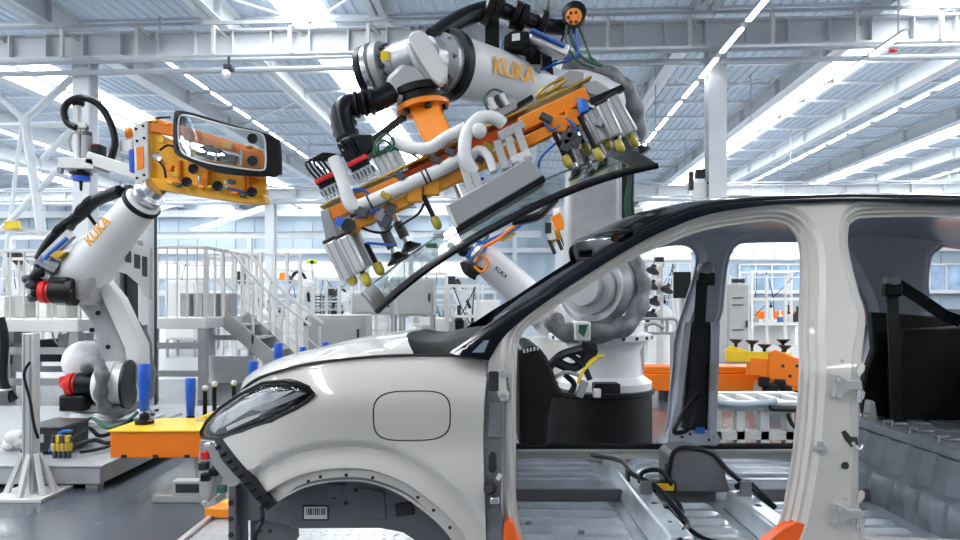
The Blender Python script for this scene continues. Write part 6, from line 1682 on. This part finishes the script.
cabinet('control_cabinet', 'wide low grey counter seen above the bonnet', 308, 366, 315, 352, 10.5)
cabinet('control_cabinet', 'grey panel cabinet under the lower corner of the held windscreen', 352, 394, 293, 315, 13.0)
k_ = cabinet('control_cabinet', 'tall grey cabinet seen through the rear door opening', 727, 749, 284, 372, 13.5)
MB().box(at(738, 281, 13.7), (0.24, 0.1, 0.08)).build('beacon', 'charcoal', k_)
for py in (298, 305, 330): MB().box(at(738, py, 13.47), (0.22, 0.01, 0.02)).build('plate_text', 'charcoal', k_)
cabinet('control_cabinet', 'white machine cabinet left of the far small robot', 432, 448, 318, 345, 13.5, 'machine_white')
cabinet('control_cabinet', 'white machine cabinet right of the far small robot', 474, 500, 300, 345, 16.5, 'machine_white')
cabinet('control_cabinet', 'white machine cabinet behind the stair foot', 236, 262, 322, 350, 13.0, 'machine_white')
cabinet('control_cabinet', 'pale cabinet behind the work platform', 165, 196, 280, 340, 15.0, 'machine_white')
mn = thing('monitor', 'black monitor on a stand seen through the front window opening', 'monitor', at(682, 345, 11.6))
MB().box(at(682, 285, 11.6), (0.30, 0.06, 0.46)).build('screen', 'black_plastic', mn, bevel=0.01)
pz = at(682, 298, 11.65); MB().span((pz.x - 0.03, 11.6, 0.02), (pz.x + 0.03, 11.7, pz.z)).build('stand', 'panel_grey', mn)
MB().span((pz.x - 0.2, 11.45, 0), (pz.x + 0.2, 11.85, 0.03)).build('stand_foot', 'panel_grey', mn)

# racks with dark shelves
rk = thing('parts_rack', 'rack of dark trays beyond the platform stair', 'rack', at(332, 335, 19))
for i in range(6):
    z = at(0, 313 - i * 3.2, 19).z
    MB().span((at(314, 0, 19).x, 19, z), (at(346, 0, 19).x, 19.5, z + 0.03)).build('shelf', 'charcoal', rk)
for px in (314, 322, 330, 338, 346):
    x = at(px, 0, 19).x; MB().span((x - 0.02, 18.98, 0), (x + 0.02, 19.02, at(0, 296, 19).z)).build('upright', 'sensor_grey', rk)
for i in range(7): MB().box(at(317 + i * 4.2, 310 - (i % 3) * 6.4, 19.1), (0.08, 0.2, 0.05)).build('tray', 'blueprint' if i % 2 else 'black_plastic', rk)

# person-high beacon with yellow green lamp
hv = thing('signal_lamp', 'yellow green signal lamp on a thin pole above the stair', 'lamp', at(312, 345, 16))
MB().box(at(312, 262, 16), (0.24, 0.12, 0.10)).build('lamp_head', 'hivis', hv, bevel=0.02)
MB().box(at(312, 262, 15.92), (0.08, 0.06, 0.08)).build('lamp_lens', 'charcoal', hv, bevel=0.01)
qv = at(312, 264, 16.0); MB().span((qv.x - 0.02, 16, 0), (qv.x + 0.02, 16.04, qv.z)).build('pole', 'rail_white', hv)

# safety fences of white posts and mesh bars
def fence(lb, p0, p1, Y0, Y1, top_, n, bars=5):
    a, b = at(p0, 300, Y0), at(p1, 300, Y1)
    f_ = thing('safety_fence', lb, 'fence', ((a.x + b.x) / 2, (Y0 + Y1) / 2, 0))
    for i in range(n + 1):
        q = a.lerp(b, i / n)
        MB().span((q.x - 0.03, q.y - 0.03, 0), (q.x + 0.03, q.y + 0.03, top_)).build('post', 'rail_white', f_)
    for k in range(bars):
        z = 0.2 + (top_ - 0.25) * k / (bars - 1)
        MB().bar(V((a.x, a.y, z)), V((b.x, b.y, z)), 0.025, 0.03).build('rail', 'rail_white', f_)
    return f_
fence('white safety fence behind the platform stair', 222, 300, 12.5, 12.5, 2.2, 6)
fence('white safety fence right of the stair above the bonnet', 300, 400, 13.5, 14.5, 1.6, 8, 4)
fence('white safety fence before the grey robot arm', 420, 520, 17.5, 17.5, 1.7, 8, 4)
fence('white safety fence seen through the car windows', 636, 860, 16.0, 16.0, 1.9, 12, 4)
fence('white safety fence at the far left behind the bracing', -60, 140, 16.0, 15.0, 2.4, 14, 5)

# conveyor seen through the car
cv = thing('roller_conveyor', 'long orange conveyor beam seen through the car openings', 'conveyor', at(720, 400, 8.7))
xa, xb = at(585, 0, 8.5).x, at(1010, 0, 8.5).x
zt, zb = at(0, 367, 8.5).z, at(0, 391, 8.5).z
MB().span((xa, 8.5, zb), (xb, 8.9, zt - 0.09)).build('beam', 'orange_conveyor', cv, bevel=0.01)
MB().span((xa, 8.52, zt - 0.085), (xb, 8.9, zt)).build('top_strip', 'orange_conveyor', cv, bevel=0.01)
MB().span((xa, 8.55, zt - 0.10), (xb, 8.85, zt - 0.08)).build('gap_strip', 'rail_white', cv)
for i in range(7):
    x = xa + 0.3 + i * 0.8
    MB().span((x - 0.08, 8.55, 0), (x + 0.08, 8.8, zb)).build('leg', 'charcoal', cv)
hf = thing('glass_fixture', 'amber fixture with black suction cups on the orange conveyor', 'fixture', at(765, 388, 8.3))
def H(px, py, d=0.0): return at(px, py, 8.2 + d)
MB().bar(H(727, 356), H(790, 358), 0.10, 0.14).build('rail', 'yellow_paint', hf, bevel=0.01)
MB().bar(H(748, 366), H(806, 372), 0.12, 0.22).build('frame', 'orange_conveyor', hf, bevel=0.01)
MB().prism([H(x, y, -0.08) for x, y in ((770, 352), (776, 350), (808, 362), (808, 386), (778, 388), (768, 376))], (0, 0.10, 0)).build('side_plate', 'orange_conveyor', hf, bevel=0.01)
MB().prism([H(x, y, -0.04) for x, y in ((727, 350), (733, 346), (752, 352), (766, 362), (760, 368), (740, 360), (728, 362))], (0, 0.10, 0)).build('arm', 'yellow_paint', hf, bevel=0.01)
for i in range(4): MB().cyl(H(783 + i * 7, 366 + (i % 2) * 10, -0.09), H(783 + i * 7, 366 + (i % 2) * 10, -0.07), 0.02, n=10).build('plate_hole', 'ink', hf)
for px, py in ((736, 339), (752, 340), (764.5, 344), (783, 339), (785, 345)):
    q = H(px, py, -0.02)
    o = MB().lathe(q, V((0, 0, -1)), [(0.075, 0), (0.08, 0.012), (0.035, 0.05), (0.02, 0.06), (0.02, 0.09)], 16).build('suction_cup', 'black_rubber', hf)
    MB().cyl(q + V((0, 0, -0.08)), q + V((0, 0, -0.26)), 0.018, n=10).build('cup_stem', 'dark_steel', o)
for px, py in ((764, 382), (772, 388), (780, 384), (768, 392), (786, 390)):
    MB().box(H(px, py, -0.15), (0.12, 0.1, 0.12)).build('drive_block', 'black_plastic', hf, bevel=0.02)
MB().span((H(720, 0).x, 8.05, 0), (H(800, 0).x, 8.45, 0.06)).build('foot', 'panel_grey', hf)
MB().span((H(760, 0).x, 8.15, 0.06), (H(790, 0).x, 8.4, H(0, 388).z + 0.06)).build('column', 'panel_grey', hf, bevel=0.01)
# pale skid frame right behind the car
sk = thing('skid_frame', 'pale welded skid frame with blue tape seen through the rear door opening', 'frame', at(750, 440, 6.0))
def K(px, py, d=0.0): return at(px, py, 6.0 + d)
zk = K(0, 402).z
MB().span((K(714, 0).x, 6.0, zk - 0.08), (K(830, 0).x, 6.12, zk)).build('long_rail', 'machine_white', sk, bevel=0.008)
MB().span((K(714, 0).x, 6.6, zk - 0.08), (K(830, 0).x, 6.72, zk)).build('long_rail', 'machine_white', sk, bevel=0.008)
MB().span((K(714, 0).x, 6.0, 0.03), (K(830, 0).x, 6.10, 0.12)).build('base_rail', 'machine_white', sk, bevel=0.008)
for px in (718, 741, 765, 790, 815):
    x = K(px, 0).x
    MB().span((x - 0.04, 6.0, 0), (x + 0.04, 6.1, zk - 0.08)).build('post', 'machine_white', sk, bevel=0.006)
    MB().span((x - 0.04, 6.12, zk - 0.07), (x + 0.04, 6.6, zk - 0.01)).build('cross_rail', 'machine_white', sk, bevel=0.006)
MB().tube([K(716, 402, 0.02), K(726, 404, -0.04), K(745, 405, -0.05), K(765, 403, -0.04), K(775, 401, 0.0)], 0.03, 8).build('tape', 'wall_blue', sk)
MB().tube([K(770, 408, -0.05), K(800, 409, -0.05)], 0.03, 8).build('pin', 'charcoal', sk)
MB().tube([K(788, 414, -0.05), K(792, 424, -0.05), K(799, 430, -0.05)], 0.02, 8).build('hook', 'charcoal', sk)
wb_ = thing('wire_cradle', 'rounded wire cradle beside the grey robot base seen through the windscreen frame', 'cradle', at(655, 345, 8.0))
for x0, x1 in ((638, 667), (662, 677)):
    MB().tube([at(x, y, 8.0) for x, y in ((x0, 322), (x0 + 3, 319), (x1 - 3, 319), (x1, 322), (x1, 330), (x1 - 3, 333), (x0 + 3, 333), (x0, 330), (x0, 322))], 0.018, 8, 3).build('wire_loop', 'sensor_grey', wb_)
MB().tube([at(644, 326, 8.0), at(654, 323, 7.98), at(664, 328, 8.0)], 0.025, 8).build('cradle_bar', 'panel_grey', wb_)
for px in (642, 672):
    q = at(px, 333, 8.0); MB().span((q.x - 0.02, 7.98, 0), (q.x + 0.02, 8.02, q.z)).build('leg', 'sensor_grey', wb_)
cs = thing('cup_stand', 'white stand with a column of black suction cups seen through the window frame', 'stand', at(657, 350, 11.0))
q = at(660, 0, 11.0)
MB().span((q.x - 0.06, 11.0, 0), (q.x + 0.06, 11.12, at(0, 262, 11).z)).build('mast', 'machine_white', cs, bevel=0.01)
MB().span((q.x - 0.3, 10.9, 0), (q.x + 0.3, 11.3, 0.05)).build('foot', 'machine_white', cs)
for px, py in ((653, 283), (655, 299), (653, 312), (668, 287), (654, 268)):
    MB().lathe(at(px, py, 10.85), V((-0.4, -0.3, -0.8)).normalized(), [(0.03, -0.05), (0.04, 0.0), (0.10, 0.05), (0.11, 0.07)], 14).build('suction_cup', 'black_rubber', cs)
    MB().bar(at(px, py, 10.9), V((q.x, 11.0, at(px, py, 10.9).z + 0.06)), 0.04, 0.04).build('arm', 'machine_white', cs)
fo = thing('roller_conveyor', 'far thin orange conveyor line seen in the rear door opening', 'conveyor', at(780, 325, 20))
MB().span((at(748, 0, 20).x, 20, at(0, 319, 20).z), (at(900, 0, 20).x, 20.4, at(0, 311, 20).z)).build('beam', 'orange_conveyor', fo, bevel=0.01)
for i in range(4):
    x = at(755 + i * 40, 0, 20).x; MB().span((x - 0.06, 20.1, 0), (x + 0.06, 20.3, at(0, 319, 20).z)).build('leg', 'panel_grey', fo)
# crowded white machine stations
def station(lb, px0, px1, ytop, Y, seed, dep=1.2, col='machine_white'):
    rnd = random.Random(seed)
    x0, x1, zt_ = at(px0, 0, Y).x, at(px1, 0, Y).x, at(0, ytop, Y).z
    s_ = thing('machine_station', lb, 'machine', ((x0 + x1) / 2, Y + dep / 2, 0), 'machine stations in the hall')
    for x in (x0, x1):
        for y in (Y, Y + dep):
            MB().span((x - 0.03, y - 0.03, 0), (x + 0.03, y + 0.03, zt_)).build('post', col, s_)
    for z in (0.6, zt_ * 0.62, zt_ - 0.03):
        for y in (Y, Y + dep):
            MB().span((x0, y - 0.025, z - 0.025), (x1, y + 0.025, z + 0.025)).build('rail', col, s_)
    MB().span((x0, Y, 0.55), (x1, Y + dep, 0.6)).build('bench', 'panel_grey', s_)
    MB().span((x0 + 0.05, Y + dep * 0.6, 0.0), (x1 - 0.05, Y + dep - 0.05, 0.55)).build('cabinet', col, s_, bevel=0.01)
    n = max(4, int((x1 - x0) / 0.22))
    for i in range(n):
        x = x0 + 0.1 + (x1 - x0 - 0.2) * i / max(1, n - 1); h = rnd.uniform(0.12, 0.5); w2 = rnd.uniform(0.08, 0.2)
        m_ = rnd.choice(['charcoal', 'black_plastic', 'panel_grey', 'machine_white', 'dark_steel', 'machine_white', 'blueprint', 'aluminium'])
        y = Y + rnd.uniform(0.15, dep * 0.6)
        MB().span((x - w2 / 2, y, 0.6), (x + w2 / 2, y + 0.15, 0.6 + h)).build('unit', m_, s_, bevel=0.01)
        MB().lathe((x, y + 0.07, 0.6 + h), V((0, 0, 1)), [(w2 * 0.4, 0), (w2 * 0.4, 0.06), (w2 * 0.2, 0.07), (w2 * 0.2, rnd.uniform(0.1, 0.3))], 10).build('unit_head', rnd.choice(['charcoal', 'bright_steel', 'machine_white', 'black_plastic']), s_)
    for i in range(3):
        xa_ = rnd.uniform(x0, x1); xb_ = rnd.uniform(x0, x1)
        MB().tube([(xa_, Y + 0.1, zt_ - 0.05), ((xa_ + xb_) / 2, Y + 0.05, zt_ * 0.7), (xb_, Y + 0.3, 0.8)], 0.011, 6).build('hose', 'black_rubber', s_)
    return s_
station('white machine station with dark units right of the platform stair', 262, 302, 268, 17.5, 3)
station('white machine station under the held cylinders of the gripper', 318, 352, 278, 21.0, 5)
station('white machine station left of the robot below the windscreen', 412, 446, 272, 19.0, 8)
station('white machine station directly above the bonnet edge', 446, 478, 284, 12.5, 9, 0.8)
station('white machine station behind the far platform railing', 158, 215, 262, 17.5, 11)
station('white machine station seen between windscreen frame and belt', 640, 690, 262, 19.0, 13)
station('white machine station seen in the rear door opening', 752, 806, 270, 19.0, 15, 0.9)
station('white machine station behind the left railing', -10, 40, 268, 20.0, 17)
# pale floor sheet: roof light glare put into its colour, lifts ceiling bounce
fw = MB().span((-32, 10.8, 0.0), (32, 49, 0.004)).build('floor', 'floor_glare'); tag(fw, 'pale floor beyond the conveyor with roof light glare painted in', kind='structure')
